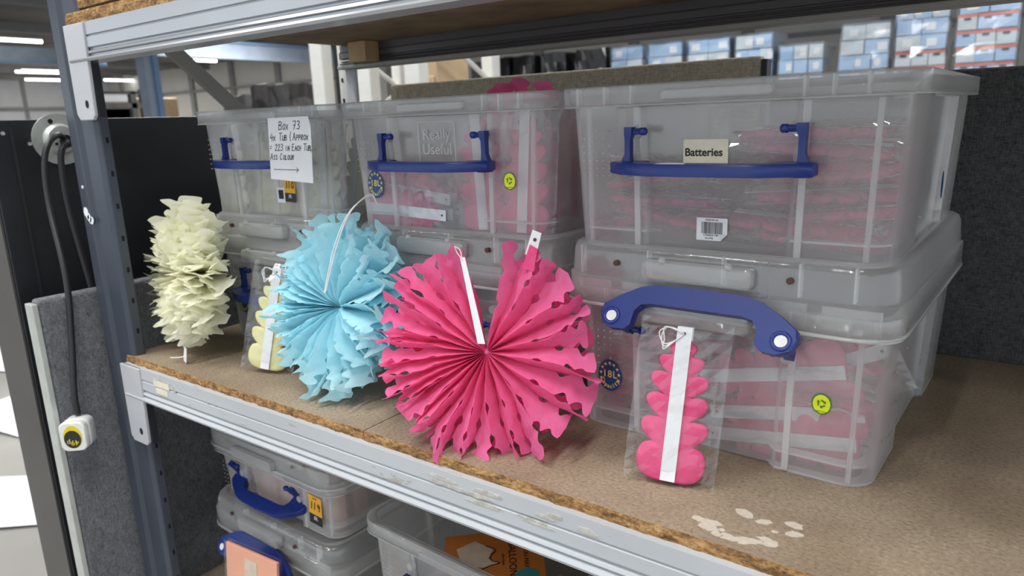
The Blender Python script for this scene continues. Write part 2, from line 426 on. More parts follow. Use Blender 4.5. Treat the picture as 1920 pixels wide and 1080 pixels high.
lump('covered_goods', 'dark sheeted heap far behind, right of the diagonal brace', 'covered goods', (-13.35, 10.2, FLOOR), (1.3, 1.0, 2.25), 'tarp', 3, .12)
lump('covered_goods', 'greyer low sheeted heap beside the dark heap by the diagonal brace', 'covered goods', (-14.7, 10.2, FLOOR), (.9, .9, 2.1), 'machine_dark', 5, .06)

# white pallet rack frames behind, to the left
def rack_frame(x, y, label, hgt=3.1, dx=-.42):
    t = thing('pallet_racking', label, 'rack frame', (x, y, FLOOR))
    MB().box(-.065, .065, -.05, .05, 0, hgt).build('upright', 'white_paint', t, bevel=.008)
    MB().box(-.05, .05, .75, .85, 0, hgt).build('upright', 'white_paint', t, bevel=.008)
    z = .3; s_ = 0
    while z < hgt - .5:
        a, b = ((0, 0, z), (0, .8, z + .45)) if s_ == 0 else ((0, .8, z), (0, 0, z + .45))
        MB().tube([a, b], .018, 6).build('brace', 'white_paint', t); z += .45; s_ ^= 1
    return t
rack_frame(-4.30, 3.6, 'white rack frame just left of the rear shelf post')
rack_frame(-3.37, 3.6, 'white rack frame seen under the dark rear beam, right of the wood block')
rack_frame(-3.95, 3.72, 'narrow white rack frame right beside the rear shelf post')
tag(MB().box(-3.74, -3.50, 3.95, 4.3, FLOOR, .86).box(-3.72, -3.52, 3.93, 3.95, .3, .7).build('wooden_crate', 'cardboard', bevel=.01), 'tan wrapped crate between white rack frames under the rear beam', 'crate')
t = thing('storage_cage', 'dim grey cage far behind, left of the black wrapped pallets', 'cage', (-12.9, 15.5, FLOOR))
MB().box(-1.0, .9, .3, .4, 0, 2.9).build('back_panel', 'machine_dark', t)
for x in (-1.0, -.3, .35, .85): MB().box(x, x + .09, -.1, 0, 0, 3.0).build('upright', 'hall_post', t)
MB().box(-1.0, .94, -.1, 0, 2.35, 2.45).build('cross_bar', 'hall_post', t)

# pallets of wrapped cartons on a rack behind, right
YS = 15.0
rk = thing('pallet_rack', 'low rack carrying the row of wrapped pallets behind the boxes', 'rack', (-5.85, YS + .5, FLOOR))
MB().box(-5.95, 5.95, -.6, .6, 1.02, 1.12).build('deck', 'machine_dark', rk)
for x in (-5.85, -3.0, 0, 3.0, 5.85):
    for y in (-.55, .55): MB().box(x - .05, x + .05, y - .05, y + .05, 0, 1.02).build('leg', 'white_paint', rk)
ctm = {}
def carton_mesh(w_, d_, h_, mat):
    k = (round(w_, 2), round(h_, 2), mat)
    if k not in ctm: ctm[k] = MB().box(-w_ / 2, w_ / 2, 0, d_, 0, h_).mesh('carton', mat)
    return ctm[k]
def pallet(x0, x1, rows, lidrows, label, seed, lean=0, cols=3):
    rg = random.Random(seed); W_ = x1 - x0 - .075; z0 = FLOOR + 1.12
    t = thing('wrapped_pallet', label, 'pallet', ((x0 + x1) / 2, YS, z0), 0, 'pallets of wrapped cartons behind the boxes')
    for k in (-.42, 0, .42): MB().box(-W_ / 2, W_ / 2, .45 + k - .06, .45 + k + .06, 0, .1).build('runner', 'pallet_wood', t)
    MB().box(-W_ / 2, W_ / 2, 0, .95, .1, .13).build('deck', 'pallet_wood', t)
    ch = .265
    for r in range(rows):
        nc = cols if r in lidrows or rg.random() < .4 else 2
        cw = W_ / nc
        for c in range(nc):
            mat = 'carton_blue' if rg.random() < .62 else 'carton_pale'
            o = mk('carton', carton_mesh(cw * .95, .9, ch * .93, mat), t)
            o.location = (-W_ / 2 + cw * (c + .5) + rg.uniform(-.012, .012) + lean * r, rg.uniform(-.03, .03), .13 + r * ch)
            o.rotation_euler = (0, R(rg.uniform(-1.5, 1.5)), R(rg.uniform(-1.2, 1.2)))
            if r in lidrows:
                l_ = mk('lid', carton_mesh(cw * .965, .9, .045, 'carton_red'), o); l_.location = (0, -.012, ch * .93 - .045)
                g = mk('handle_slot', carton_mesh(.1, .02, .03, 'black_void'), o); g.location = (0, -.018, ch * .6)
            elif rg.random() < .7:
                l_ = mk('paper_label', carton_mesh(cw * .4, .02, ch * .5, 'paper'), o); l_.location = (rg.uniform(-.1, .1), -.012, ch * .2)
    H_ = .13 + rows * ch
    wv = MB(); nz = 10
    L = []
    for k in range(nz + 1):
        z = .1 + (H_ - .08) * k / nz; L.append([])
        for (px, py) in ((-1, -.03), (-.33, -.045), (.33, -.045), (1, -.03), (1, .5), (1, .93), (-1, .93), (-1, .5)):
            L[-1].append((px * (W_ / 2 + .02) + lean * (z / ch) + rg.uniform(-.012, .012), py + rg.uniform(-.015, 0), z))
    wv.loft(L, False, True).build('stretch_wrap', 'wrap_film', t)
    return t
pallet(-8.10, -7.28, 6, (1, 2, 3), 'wrapped pale blue pallet with red lids nearest the black pallets', 1)
pallet(-7.22, -6.36, 6, (1, 2), 'second wrapped pale blue pallet right of the black pallets', 2)
pallet(-6.30, -5.34, 6, (2, 3), 'third wrapped pale blue pallet right of the black pallets', 3)
pallet(-5.28, -4.48, 6, (), 'grey-blue wrapped pallet left of the end of the tan panel', 4)
pallet(-4.42, -3.54, 5, (), 'low pale wrapped pallet right of the end of the tan panel', 5)
pallet(-3.35, -2.46, 6, (), 'leaning pale wrapped pallet with no red lids', 6, .01)
pallet(-2.40, -1.52, 7, (2, 3), 'tall wrapped pallet with two red lidded carton rows', 7)
pallet(-1.46, -.52, 7, (1, 2, 3, 4, 5), 'tallest wrapped pallet, red lids on most rows, at the far right', 8)
for i, (a, b, lab) in enumerate(((-11.6, -10.9, 'black wrapped pallet, leftmost of four under the rear beam'), (-10.85, -10.15, 'black wrapped pallet, second from the left under the rear beam'),
                  (-10.0, -9.25, 'shiny black wrapped pallet, third from the left under the rear beam'), (-9.05, -8.2, 'black wrapped pallet beside the first pale blue one'))):
    lump('black_pallet', lab, 'pallet', ((a + b) / 2, YS + .45, FLOOR + 1.12), (b - a - .04, .9, 1.75), 'black_wrap', 11 + i, .035, 'black wrapped pallets')

# sheets of white paper on the floor, bottom left
for i, (x, y, rz, sx, sy, lab) in enumerate(((-5.2, 1.70, .5, .85, .6, 'white sheet on the floor, upper of three at the left edge'), (-4.05, 1.30, .2, .7, .42, 'white sheet on the floor, middle of three at the left edge'),
                                      (-3.05, .93, .75, .75, .42, 'white sheet on the floor, lowest of three at the left edge'))):
    mb = MB(); n = 6
    vs_ = [(sx * (i_ / n - .5), sy * (j / n - .5), .004 + .012 * (noise.noise(Vector((i_ * .7 + i * 9, j * .7, 0))) + .5)) for j in range(n + 1) for i_ in range(n + 1)]
    mb.add(vs_, [(j * (n + 1) + i_, j * (n + 1) + i_ + 1, (j + 1) * (n + 1) + i_ + 1, (j + 1) * (n + 1) + i_) for j in range(n) for i_ in range(n)])
    o = mb.build('paper_sheet', 'paper', solid=.0015); o.location = (x, y, FLOOR + .002); o.rotation_euler = (0, 0, rz)
    tag(o, lab, 'paper sheet')

# ------------------------------------------------------------------ shelving rack
rack = thing('shelving_rack', 'grey steel shelving rack with dark blue posts carrying the plastic boxes', 'shelving', (-1.30, .60, FLOOR))
def W(mb, name, mat, **kw):          # world-coordinate part of the rack
    o = mb.build(name, mat, rack, **kw); o.location = (1.30, -.60, -FLOOR); return o
ZT = 1.15
# front post: folded open section, creased front, perforated inner side
fp = MB()
sec = [(-1.358, .600), (-1.358, .582), (-1.350, .572), (-1.318, .570), (-1.310, .576), (-1.272, .578), (-1.262, .582), (-1.260, .598), (-1.264, .598), (-1.268, .588), (-1.352, .588), (-1.352, .600)]
fp.loft([[(x, y, FLOOR) for x, y in sec], [(x, y, ZT) for x, y in sec]], True, True)
post = W(fp, 'front_post', 'post_paint', bevel=.002)
hm = MB()
for i in range(38):
    z = FLOOR + .05 + i * .055; hm.box(-1.2615, -1.2602, .589, .593, z, z + .009)
W(hm, 'post_holes', 'black_void')['kind'] = 'stuff'
ch = MB(); rg = random.Random(4)
for cx_, cz_, s_ in ((-1.333, .252, .010), (-1.325, .243, .008), (-1.318, .240, .007), (-1.332, .297, .003), (-1.329, .297, .002)):
    pts = [(cx_ + s_ * rg.uniform(.6, 1.1) * math.cos(a), cz_ + s_ * rg.uniform(.7, 1.3) * math.sin(a)) for a in [2 * math.pi * k / 9 for k in range(9)]]
    ch.prism(pts, .5700, .5708, 'y')
W(ch, 'paint_chip', 'paper')['kind'] = 'stuff'
# rear post
W(MB().prism([(-1.352, 1.170), (-1.326, 1.160), (-1.326, 1.20), (-1.352, 1.21)], FLOOR, ZT), 'rear_post_side', 'black_metal')
W(MB().box(-1.326, -1.296, 1.158, 1.164, FLOOR, ZT), 'rear_post', 'white_paint')
hm = MB()
for i in range(40):
    z = FLOOR + .03 + i * .05
    hm.box(-1.318, -1.313, 1.1565, 1.159, z, z + .009 if i % 2 else z + .014)
W(hm, 'post_holes', 'black_void')['kind'] = 'stuff'
def beam(name, x0, x1, yf, z0, z1, mat, sgn=1, lip=True):
    H_ = z1 - z0
    pr = [(0, 1), (.0, .68), (.0025, .655), (.0025, .64), (0, .615), (0, .36), (.004, .33), (.004, .29), (.0005, .26), (-.001, .20), (.003, .17), (.003, .135), (-.0025, .11), (-.0045, .06), (-.003, .0), (.03, .0), (.03, .03), (.005, .05), (.008, .97), (.012, .97), (.012, 1)]
    pts = [(yf + a * sgn, z0 + b * H_) for a, b in pr]
    mb = MB(); mb.loft([[(x0, y, z) for y, z in pts], [(x1, y, z) for y, z in pts]], True, True)
    return W(mb, name, mat)
beam('front_beam', -1.282, .55, .566, -.0715, -.012, 'grey_beam')
beam('top_front_beam', -1.282, .55, .566, .4965, .5545, 'silver_beam')
beam('rear_beam', -1.296, .55, 1.140, .514, .556, 'rear_beam')
W(MB().box(-1.296, .55, 1.128, 1.165, .505, .5135), 'beam_flange', 'rear_flange', bevel=.002)
beam('rear_beam', -1.296, .55, 1.140, -.0715, -.018, 'rear_beam')
beam('front_beam', -1.282, .55, .566, -.56, -.503, 'grey_beam')
beam('rear_beam', -1.296, .55, 1.140, -.56, -.508, 'rear_beam')
def bracket(z0, z1, y=.563):
    pts = [(-1.289, z1), (-1.289, z0 + .01), (-1.280, z0), (-1.236, z0), (-1.229, z0 + .007), (-1.222, z1)]
    b = W(MB().prism(pts, y, y + .006, 'y'), 'beam_connector', 'bracket_paint', bevel=.0015)
    c_, s_ = -1.248, z0 + .025
    W(MB().prism([(c_ + .0052 * math.cos(a), s_ + .0062 * math.sin(a)) for a in [k * math.pi / 7 for k in range(14)]], y - .0006, y + .001, 'y'), 'connector_hole', 'black_void')
    W(MB().box(-1.229, -1.225, y + .006, y + .016, z0 + .004, z1 - .06), 'connector_flange', 'black_metal')
bracket(.407, .5545); bracket(-.158, -.012)
W(MB().box(-1.296, -1.262, 1.150, 1.157, .405, .56), 'beam_connector', 'bracket_paint', bevel=.0015)
W(MB().tube([(-1.279, 1.1495, .43), (-1.279, 1.1505, .43)], .005, 10), 'connector_hole', 'black_void')
# end frame bracing
def brace(a, b):
    a, b = Vector(a), Vector(b); d = (b - a).normalized(); n_ = Vector((0, -d.z, d.y)) * .013
    mb = MB(); e = Vector((.012, 0, 0))
    mb.loft([[a + n_, a - n_, a - n_ - e, a - n_ * .8 - e, a - n_ * .8 - e * .2, a + n_ - e * .2], [b + n_, b - n_, b - n_ - e, b - n_ * .8 - e, b - n_ * .8 - e * .2, b + n_ - e * .2]], True, True)
    return W(mb, 'diagonal_brace', 'rear_flange')
brace((-1.30, .60, .665), (-1.30, 1.17, .155))
W(MB().box(-1.306, -1.294, .60, 1.16, -.62, -.59), 'cross_brace', 'rear_flange')
# peeling labels on the lower front beam
lab = MB(); lab.box(-1.181, -1.132, .5650, .5659, -.034, -.0235).box(-1.176, -1.140, .5650, .5659, -.0465, -.0375)
W(lab, 'peeling_label', 'cream_label')
sc = MB(); rg = random.Random(9)
for (x, z, a, b) in ((-1.118, -.028, .011, .006), (-1.150, -.021, .03, .002), (-.50, -.026, .055, .007), (-.44, -.036, .05, .004), (-.36, -.025, .030, .006), (-1.02, -.031, .004, .002), (-.93, -.045, .006, .002), (-1.255, -.018, .02, .003)):
    for k in range(5):
        cx_ = x + rg.uniform(-a, a); cz_ = z + rg.uniform(-b, b) * .7
        pts = [(cx_ + a * .5 * rg.uniform(.5, 1) * math.cos(q), cz_ + b * .5 * rg.uniform(.4, 1.1) * math.sin(q)) for q in [2 * math.pi * j / 10 for j in range(10)]]
        sc.prism(pts, .5654 - k * .00004, .5662, 'y')
W(sc, 'scraped_paint', 'scrape')['kind'] = 'stuff'

def board(name, x0, x1, y0, y1, z0, z1, label, under='board_under', seed=1, top='chipboard'):
    mb = MB(); rg = random.Random(seed); n = 120
    xs = [x0 + (x1 - x0) * i / n for i in range(n + 1)]
    yb = [y0 + .0022 * (noise.noise(Vector((x * 60, seed, 0))) + .6 * noise.noise(Vector((x * 190, seed, 3)))) for x in xs]
    yt = [y + .0012 + .0015 * abs(noise.noise(Vector((x * 85, seed, 7)))) for x, y in zip(xs, yb)]
    A = [(x, y, z0) for x, y in zip(xs, yb)]; B = [(x, y - .0005, (z0 * .45 + z1 * .55)) for x, y in zip(xs, yb)]; Cc = [(x, y + .0008, z1) for x, y in zip(xs, yt)]
    o_ = len(A); v = A + B + Cc + [(x0, y1, z0), (x1, y1, z0), (x0, y1, z1), (x1, y1, z1)]
    f = []; mi = []
    for i in range(n):
        f.append((i, i + 1, o_ + i + 1, o_ + i)); mi.append(1); f.append((o_ + i, o_ + i + 1, 2 * o_ + i + 1, 2 * o_ + i)); mi.append(1)
    q = 3 * o_
    f.append(tuple(range(2 * o_, 3 * o_)) + (q + 3, q + 2)); mi.append(0)
    f.append(tuple(reversed(range(0, o_))) + (q, q + 1)); mi.append(2)
    f += [(q, q + 2, q + 3, q + 1), (0, o_, 2 * o_, q + 2, q), (n, q + 1, q + 3, 3 * o_ - 1, 2 * o_ - 1)]; mi += [1, 1, 1]
    mb.v = v; mb.f = [list(t_) for t_ in f]; mb.mi = mi
    o = mb.build(name, [top, 'chip_edge', under]); tag(o, label, 'shelf board'); return o
board('shelf_board', -1.286, -.6732, .5745, 1.262, -.018, 0, 'chipboard shelf board under the cream and blue paper fans', seed=1)
board('shelf_board', -.6716, .55, .5745, 1.262, -.018, 0, 'chipboard shelf board under the right boxes and pink packet', seed=2)
board('shelf_board', -1.292, .55, .5725, 1.23, .5565, .5745, 'chipboard board overhead resting on the silver top beam', seed=3)
board('shelf_board', -1.262, .55, .580, 1.23, .580, .598, 'second chipboard board lying on top of the overhead board', seed=4)
board('shelf_board', -1.286, .55, .5745, 1.262, -.508, -.490, 'chipboard shelf board carrying the lower boxes', seed=5)
tag(MB().box(-1.222, -1.170, 1.098, 1.138, .5145, .5555).build('wood_block', 'wood_block', bevel=.001), 'small pale wooden block wedged beside the dark rear beam', 'wood block')
# dried glue traces on the board
gl = MB(); rg = random.Random(3)
for i in range(26):
    a = rg.uniform(0, 1); cx_ = -.235 + a * .075 + rg.uniform(-.008, .008); cy_ = .592 + (a - .5) ** 2 * .10 + rg.uniform(-.006, .006)
    if i > 17: cx_, cy_ = -.215 + rg.uniform(0, .07), .648 - (i - 17) * .003
    s_ = rg.uniform(.003, .008)
    pts = [(cx_ + s_ * 1.6 * rg.uniform(.4, 1) * math.cos(q), cy_ + s_ * rg.uniform(.4, 1) * math.sin(q)) for q in [2 * math.pi * j / 10 for j in range(10)]]
    gl.prism(pts, -.0002, .00025 + i * .00001)
tag(gl.build('glue_trace', 'glue'), 'pale dried glue smear on the bare chipboard in front of the right box', 'glue smear', None, 'stuff')

# screens standing behind and beside the rack
def screen(name, label, x0, x1, y0, y1, z0, z1, mat, trim, edge):
    t = thing(name, label, 'screen panel', ((x0 + x1) / 2, (y0 + y1) / 2, z0))
    cx_, cy_ = (x0 + x1) / 2, (y0 + y1) / 2
    o = MB().box(x0 - cx_, x1 - cx_, y0 - cy_, y1 - cy_, 0, z1 - z0).build('padded_board', mat, t, bevel=.006, seg=3)
    for e in edge:
        a = [x0 - cx_, x1 - cx_, y0 - cy_, y1 - cy_, .004, z1 - z0 - .006]
        if e == 'x1': a[0], a[1] = a[1] + .0002, a[1] + .010
        if e == 'y0': a[2], a[3] = a[2] - .010, a[2] - .0002
        MB().box(*a).build('edge_trim', trim, t, bevel=.0015)
    return t
screen('screen_panel', 'tan fabric screen panel standing behind the boxes, under the rear beam', -1.285, -.402, 1.275, 1.300, FLOOR, .474, 'tan_fabric', 'black_metal', ('x1',))
screen('screen_panel', 'charcoal fabric screen panel standing behind the right boxes', -.385, .60, 1.268, 1.293, FLOOR, .432, 'charcoal_fabric', 'black_metal', ())
screen('screen_panel', 'grey fabric screen panel with pale metal edge beside the dark post', -1.406, -1.376, .485, 1.25, FLOOR, .109, 'grey_fabric', 'alu_trim', ('y0',))
# black partition at the far left
t = thing('black_partition', 'black metal partition behind the dark post at the left', 'partition', (-1.565, .9, FLOOR))
MB().box(-.065, .065, -.40, .75, 0, .415 - FLOOR).build('panel', 'black_metal', t, bevel=.002)
MB().box(-.068, .060, -.404, -.4005, 0, .413 - FLOOR).build('lit_end_face', 'lit_end', t)  # lighter skin over the black panel's end, light painted in
MB().box(.0655, .069, -.365, -.36, 0, .40 - FLOOR).build('seam_strip', 'cable_black', t)
for (y, z) in ((-.375, .392), (-.335, .372), (-.155, .13)):
    MB().tube([(.065, y, z - FLOOR), (.068, y, z - FLOOR)], .0035 if y < -.2 else .006, 8).build('screw', 'zinc', t)
t = thing('cable_flange', 'round zinc flange with bolt holes on the black partition', 'flange', (-1.4985, .615, .378))
fl = MB(); fl.tube([(0, 0, 0), (.006, 0, 0)], .047, 28).tube([(.006, 0, 0), (.016, .0, 0)], [.030, .024], 24).build('plate', 'zinc', t, True, sharp=30)
MB().tube([(.0162, .006, -.004), (.0168, .006, -.004)], .012, 16).build('cable_opening', 'black_void', t)
for (y, z) in ((-.012, .033), (.028, -.026), (-.012, -.008), (.030, .02)): MB().tube([(.006, y, z), (.0185 if abs(z) < .01 else .0066, y, z)], .0045 if abs(z) > .01 else .0025, 10).build('bolt_hole', 'black_void', t)
def spline(pts, n=10):
    P_ = [Vector(p) for p in pts]; P_ = [P_[0] * 2 - P_[1]] + P_ + [P_[-1] * 2 - P_[-2]]; out = []
    for i in range(1, len(P_) - 2):
        for k in range(n):
            u = k / n; a, b, c, d = P_[i - 1:i + 3]
            out.append(.5 * ((2 * b) + (c - a) * u + (2 * a - 5 * b + 4 * c - d) * u * u + (3 * b - a - 3 * c + d) * u ** 3))
    return out + [P_[-2]]
cb = thing('hanging_cable', 'black cable looping from the zinc flange down to a white plug', 'cable', (-1.345, .505, -.10))
o = MB().tube(spline([(-1.483, .62, .372), (-1.46, .60, .386), (-1.445, .575, .372), (-1.44, .560, .335), (-1.425, .550, .26), (-1.372, .535, .14), (-1.358, .52, .03), (-1.348, .505, -.06), (-1.345, .503, -.100)]), .0054, 10).build('cable', 'cable_black', cb, True); o.location = (1.345, -.505, .10)
o = MB().tube(spline([(-1.483, .625, .368), (-1.462, .612, .372), (-1.455, .595, .345), (-1.448, .59, .26), (-1.440, .60, .12), (-1.43, .62, -.1), (-1.43, .63, -.3)]), .0055, 10).build('second_cable', 'cable_black', cb, True); o.location = (1.345, -.505, .10)
pl = MB()
def rrect(w_, h_, r, n=5, cx_=0, cz_=0):
    out = []
    for (sx, sz, a0) in ((1, 1, 0), (-1, 1, 90), (-1, -1, 180), (1, -1, 270)):
        for k in range(n + 1):
            a = R(a0 + 90 * k / n); out.append((cx_ + sx * (w_ / 2 - r) + r * math.cos(a), cz_ + sz * (h_ / 2 - r) + r * math.sin(a)))
    return out
plug = thing('white_plug', 'white plug with a yellow and black 49p sticker, hanging on the cable', 'plug', (-1.338, .497, -.130), R(42))
def xz(pts, y, k=1): return [(p[0] * k, y, p[1] * k) for p in pts]
def oval(w_, h_, n=26, cx_=0, cz_=0): return [(cx_ + w_ * math.cos(2 * math.pi * k / n), cz_ + h_ * math.sin(2 * math.pi * k / n)) for k in range(n)]
q = rrect(.044, .054, .012)
MB().loft([xz(q, -.022, .93), xz(q, -.020), xz(q, -.010), xz(q, -.008, .9)], True, True).build('front_shell', 'plug_white', plug, True, sharp=40)
MB().loft([xz(q, -.006, .9), xz(q, -.004), xz(q, .014), xz(q, .018, .9)], True, True).build('rear_shell', 'plug_white', plug, True, sharp=40)
MB().prism(rrect(.03, .04, .008), -.0085, -.0055, 'y').build('middle', 'alu_trim', plug)
stk = MB().prism(oval(.0155, .0215), -.0224, -.0220, 'y').build('sticker', 'sticker_yellow', plug)
MB().prism(oval(.0142, .0165, 26, -.0006, -.0042), -.0227, -.0224, 'y').build('sticker_disc', 'sticker_black', stk)
put_text(stk, '49p', .0135, 'sticker_yellow', (-.0008, -.0229, -.0100), math.pi)

# ------------------------------------------------------------------ plastic boxes
def outline(W_, D_, off, r, rd=0.0, pw=.095, pd=.125, nc=6):
    """closed outline, counter-clockwise from the front left; rd = how far the middle of each side is set back"""
    hw, hd = W_ / 2 + off, D_ / 2 + off; st = .006; pts = []; pill = []
    def corner(cx_, cy_, a0):
        for k in range(nc + 1):
            a = R(a0 + 90 * k / nc); pts.append((cx_ + r * math.cos(a), cy_ + r * math.sin(a))); pill.append(True)
    corner(-hw + r, -hd + r, 180)
    a = hw - pw; pts.extend([(-a, -hd), (-a + st, -hd + rd), (a - st, -hd + rd), (a, -hd)]); pill.extend([True, False, False, True])
    corner(hw - r, -hd + r, 270)
    b = hd - pd; pts.extend([(hw, -b), (hw - rd, -b + st), (hw - rd, b - st), (hw, b)]); pill.extend([True, False, False, True])
    corner(hw - r, hd - r, 0)
    pts.extend([(a, hd), (a - st, hd - rd), (-a + st, hd - rd), (-a, hd)]); pill.extend([True, False, False, True])
    corner(-hw + r, hd - r, 90)
    pts.extend([(-hw, b), (-hw + rd, b - st), (-hw + rd, -b + st), (-hw, -b)]); pill.extend([True, False, False, True])
    return pts, pill
def lv(W_, D_, off, r, z, rd=0.0): return [(x, y, z) for x, y in outline(W_, D_, off, r, rd)[0]]

HB = {}
def handle_mesh():
    if 'h' in HB: return HB['h']
    # plate outline (x, v): v runs from the hinge ends out to the grip
    pts = [(-.104, .016), (-.106, .006), (-.101, -.006), (-.090, -.011), (-.074, -.010), (-.068, -.004), (-.067, .012), (-.061, .020), (-.050, .0225), (.050, .0225), (.061, .020), (.067, .012), (.068, -.004), (.074, -.010), (.090, -.011), (.101, -.006), (.106, .006), (.104, .016),
           (.088, .028), (.066, .0400), (.050, .0440), (.0, .0458), (-.050, .0440), (-.066, .0400), (-.088, .028)]
    mb = MB()
    # in rest pose the plate lies flat (v = -y) and the arms rise from it
    mb.loft([[(x * .985, -v, -.0068) for x, v in pts], [(x, -v, -.0055) for x, v in pts], [(x, -v, .0045) for x, v in pts], [(x * .985, -v * .97 - .0006, .0058) for x, v in pts]], True, True)
    # raised rim along the grip
    for s_ in (-1, 1):
        mb.loft([[(s_ * (.092 + a) , -.0005 + b, z) for a, b in ((-.0055, -.0045), (.0055, -.0045), (.0055, .0045), (-.0055, .0045))] for z in (.004,)] +
                [[(s_ * (.090 + a), b, z) for a, b in ((-.0032, -.004), (.0032, -.004), (.0032, .004), (-.0032, .004))] for z in (.014, .030)] +
                [[(s_ * (.089 + a), b, z) for a, b in ((-.0045, -.005), (.0045, -.005), (.0045, .005), (-.0045, .005))] for z in (.036, .043)], True, True)
        mb.tube([(s_ * .086, 0, .038), (s_ * .076, 0, .038)], .0035, 8); mb.ball((s_ * .073, 0, .038), .0052, 10)
    HB['h'] = mb.mesh('handle', 'blue_handle', True)
    try: HB['h'].set_sharp_from_angle(angle=R(38))
    except Exception: pass
    eb = MB()
    eb.tube([(0, -.003, -.0072), (0, -.003, -.0064)], .0062, 14)
    HB['e'] = eb.mesh('eyelet', 'plug_white')
    rb = MB()
    for s_ in (0,):
        rb.loft([[(s_ * .091 + r_ * math.cos(a), -.003 + r_ * math.sin(a), z) for a in [2 * math.pi * k / 18 for k in range(18)]] for r_, z in ((.0105, -.0066), (.0100, -.0085), (.0070, -.0085), (.0066, -.0070))], False, False)
    HB['r'] = rb.mesh('eyelet_rim', 'blue_handle', True)
    return HB['h']
def add_handle(box, y, z, ang, x=0):
    """hinge axis at (x, y, z) of the box; ang 0 = hanging with the grip pointing outward, 90 = swung up"""
    me = handle_mesh(); h = mk('handle', me, box)
    mt = Matrix.Translation((x, y, z)) @ Matrix.Rotation(R(-ang), 4, 'X') @ Matrix.Translation((0, 0, -.038))
    h.matrix_local = mt @ Matrix.Diagonal((1.04, 1, 1, 1))
    
    for s_ in (-.091, .091):
        for nm, k_ in (('eyelet', 'e'), ('eyelet_rim', 'r')): mk(nm, HB[k_], h).location = (s_, 0, 0)
    return h
def tub_body(W_, D_, H_, r, tp=.008, rd=.008):
    k = (W_, D_, H_)
    if k in HB: return HB[k]
    b = MB(); zl = .021
    b.loft([lv(W_, D_, -.012 - tp, r - .006, .0, rd), lv(W_, D_, -.010 - tp, r - .004, .002, rd), lv(W_, D_, -.010 - tp * .1, r - .004, H_ - .024, rd), lv(W_, D_, -.010, r - .004, H_ - .018, 0), lv(W_, D_, -.010, r - .004, H_, 0)], True, False)
    rim = MB(); rim.loft([lv(W_, D_, -.010, r - .004, H_ - .0005), lv(W_, D_, -.0005, r, H_ + .0002), lv(W_, D_, 0, r, H_ - .001), lv(W_, D_, 0, r, H_ - .022)])
    pts, pill = outline(W_, D_, -.0105 - tp * .92, r - .004, rd); inn, _ = outline(W_, D_, -.024 - tp * .92, r - .012, rd * .2)
    n = len(pts)
    bead = MB(); bead.loft([lv(W_, D_, .0006, r, H_ - .0225), lv(W_, D_, .0006, r, H_ - .0208), lv(W_, D_, -.0009, r, H_ - .0208), lv(W_, D_, -.0009, r, H_ - .0225), lv(W_, D_, .0006, r, H_ - .0225)])
    leds = {}
    for i in range(n):
        j = (i + 1) % n
        if pill[i] and pill[j]:
            led = leds.setdefault((pts[i][0] + pts[j][0] > 0, pts[i][1] + pts[j][1] > 0), MB())
            led.add([(*pts[i], zl), (*pts[j], zl), (*inn[j], zl), (*inn[i], zl), (*pts[i], zl + .0022), (*pts[j], zl + .0022), (*inn[j], zl + .0022), (*inn[i], zl + .0022)], [(0, 1, 2, 3), (4, 5, 6, 7), (0, 1, 5, 4), (3, 2, 6, 7)])
    rib = MB().box(-.0013, .0013, -D_ / 2 + .0008, -D_ / 2 + .0105, H_ - .021, H_ - .001).mesh('rim_rib', 'tub_edge')
    rbs = MB().box(W_ / 2 - .0105, W_ / 2 - .0008, -.0010, .0010, H_ - .021, H_ - .001).mesh('rim_rib', 'tub_edge')
    edg = MB()
    a = W_ / 2 - .010 - .085
    HB[k] = dict(body=b.mesh('body', 'tub_plastic', True), rim=rim.mesh('rim', 'tub_plastic', True), bead=bead.mesh('rim_bead', 'tub_edge', True), ledge=[l_.mesh('foot_ledge', 'tub_edge') for l_ in leds.values()], rib=rib, rbs=rbs)
    for q in ('body', 'rim'):
        try: HB[k][q].set_sharp_from_angle(angle=R(35))
        except Exception: pass
    return HB[k]
def dimples(box, x0, z0, y, nx=5, nz=7, p=.0085):
    d = MB()
    for i in range(nx):
        for j in range(nz):
            d.ball((x0 + i * p, y, z0 + j * p), .0014, 6)
    o = d.build('dimples', 'tub_rib', box, True); o['kind'] = 'stuff'
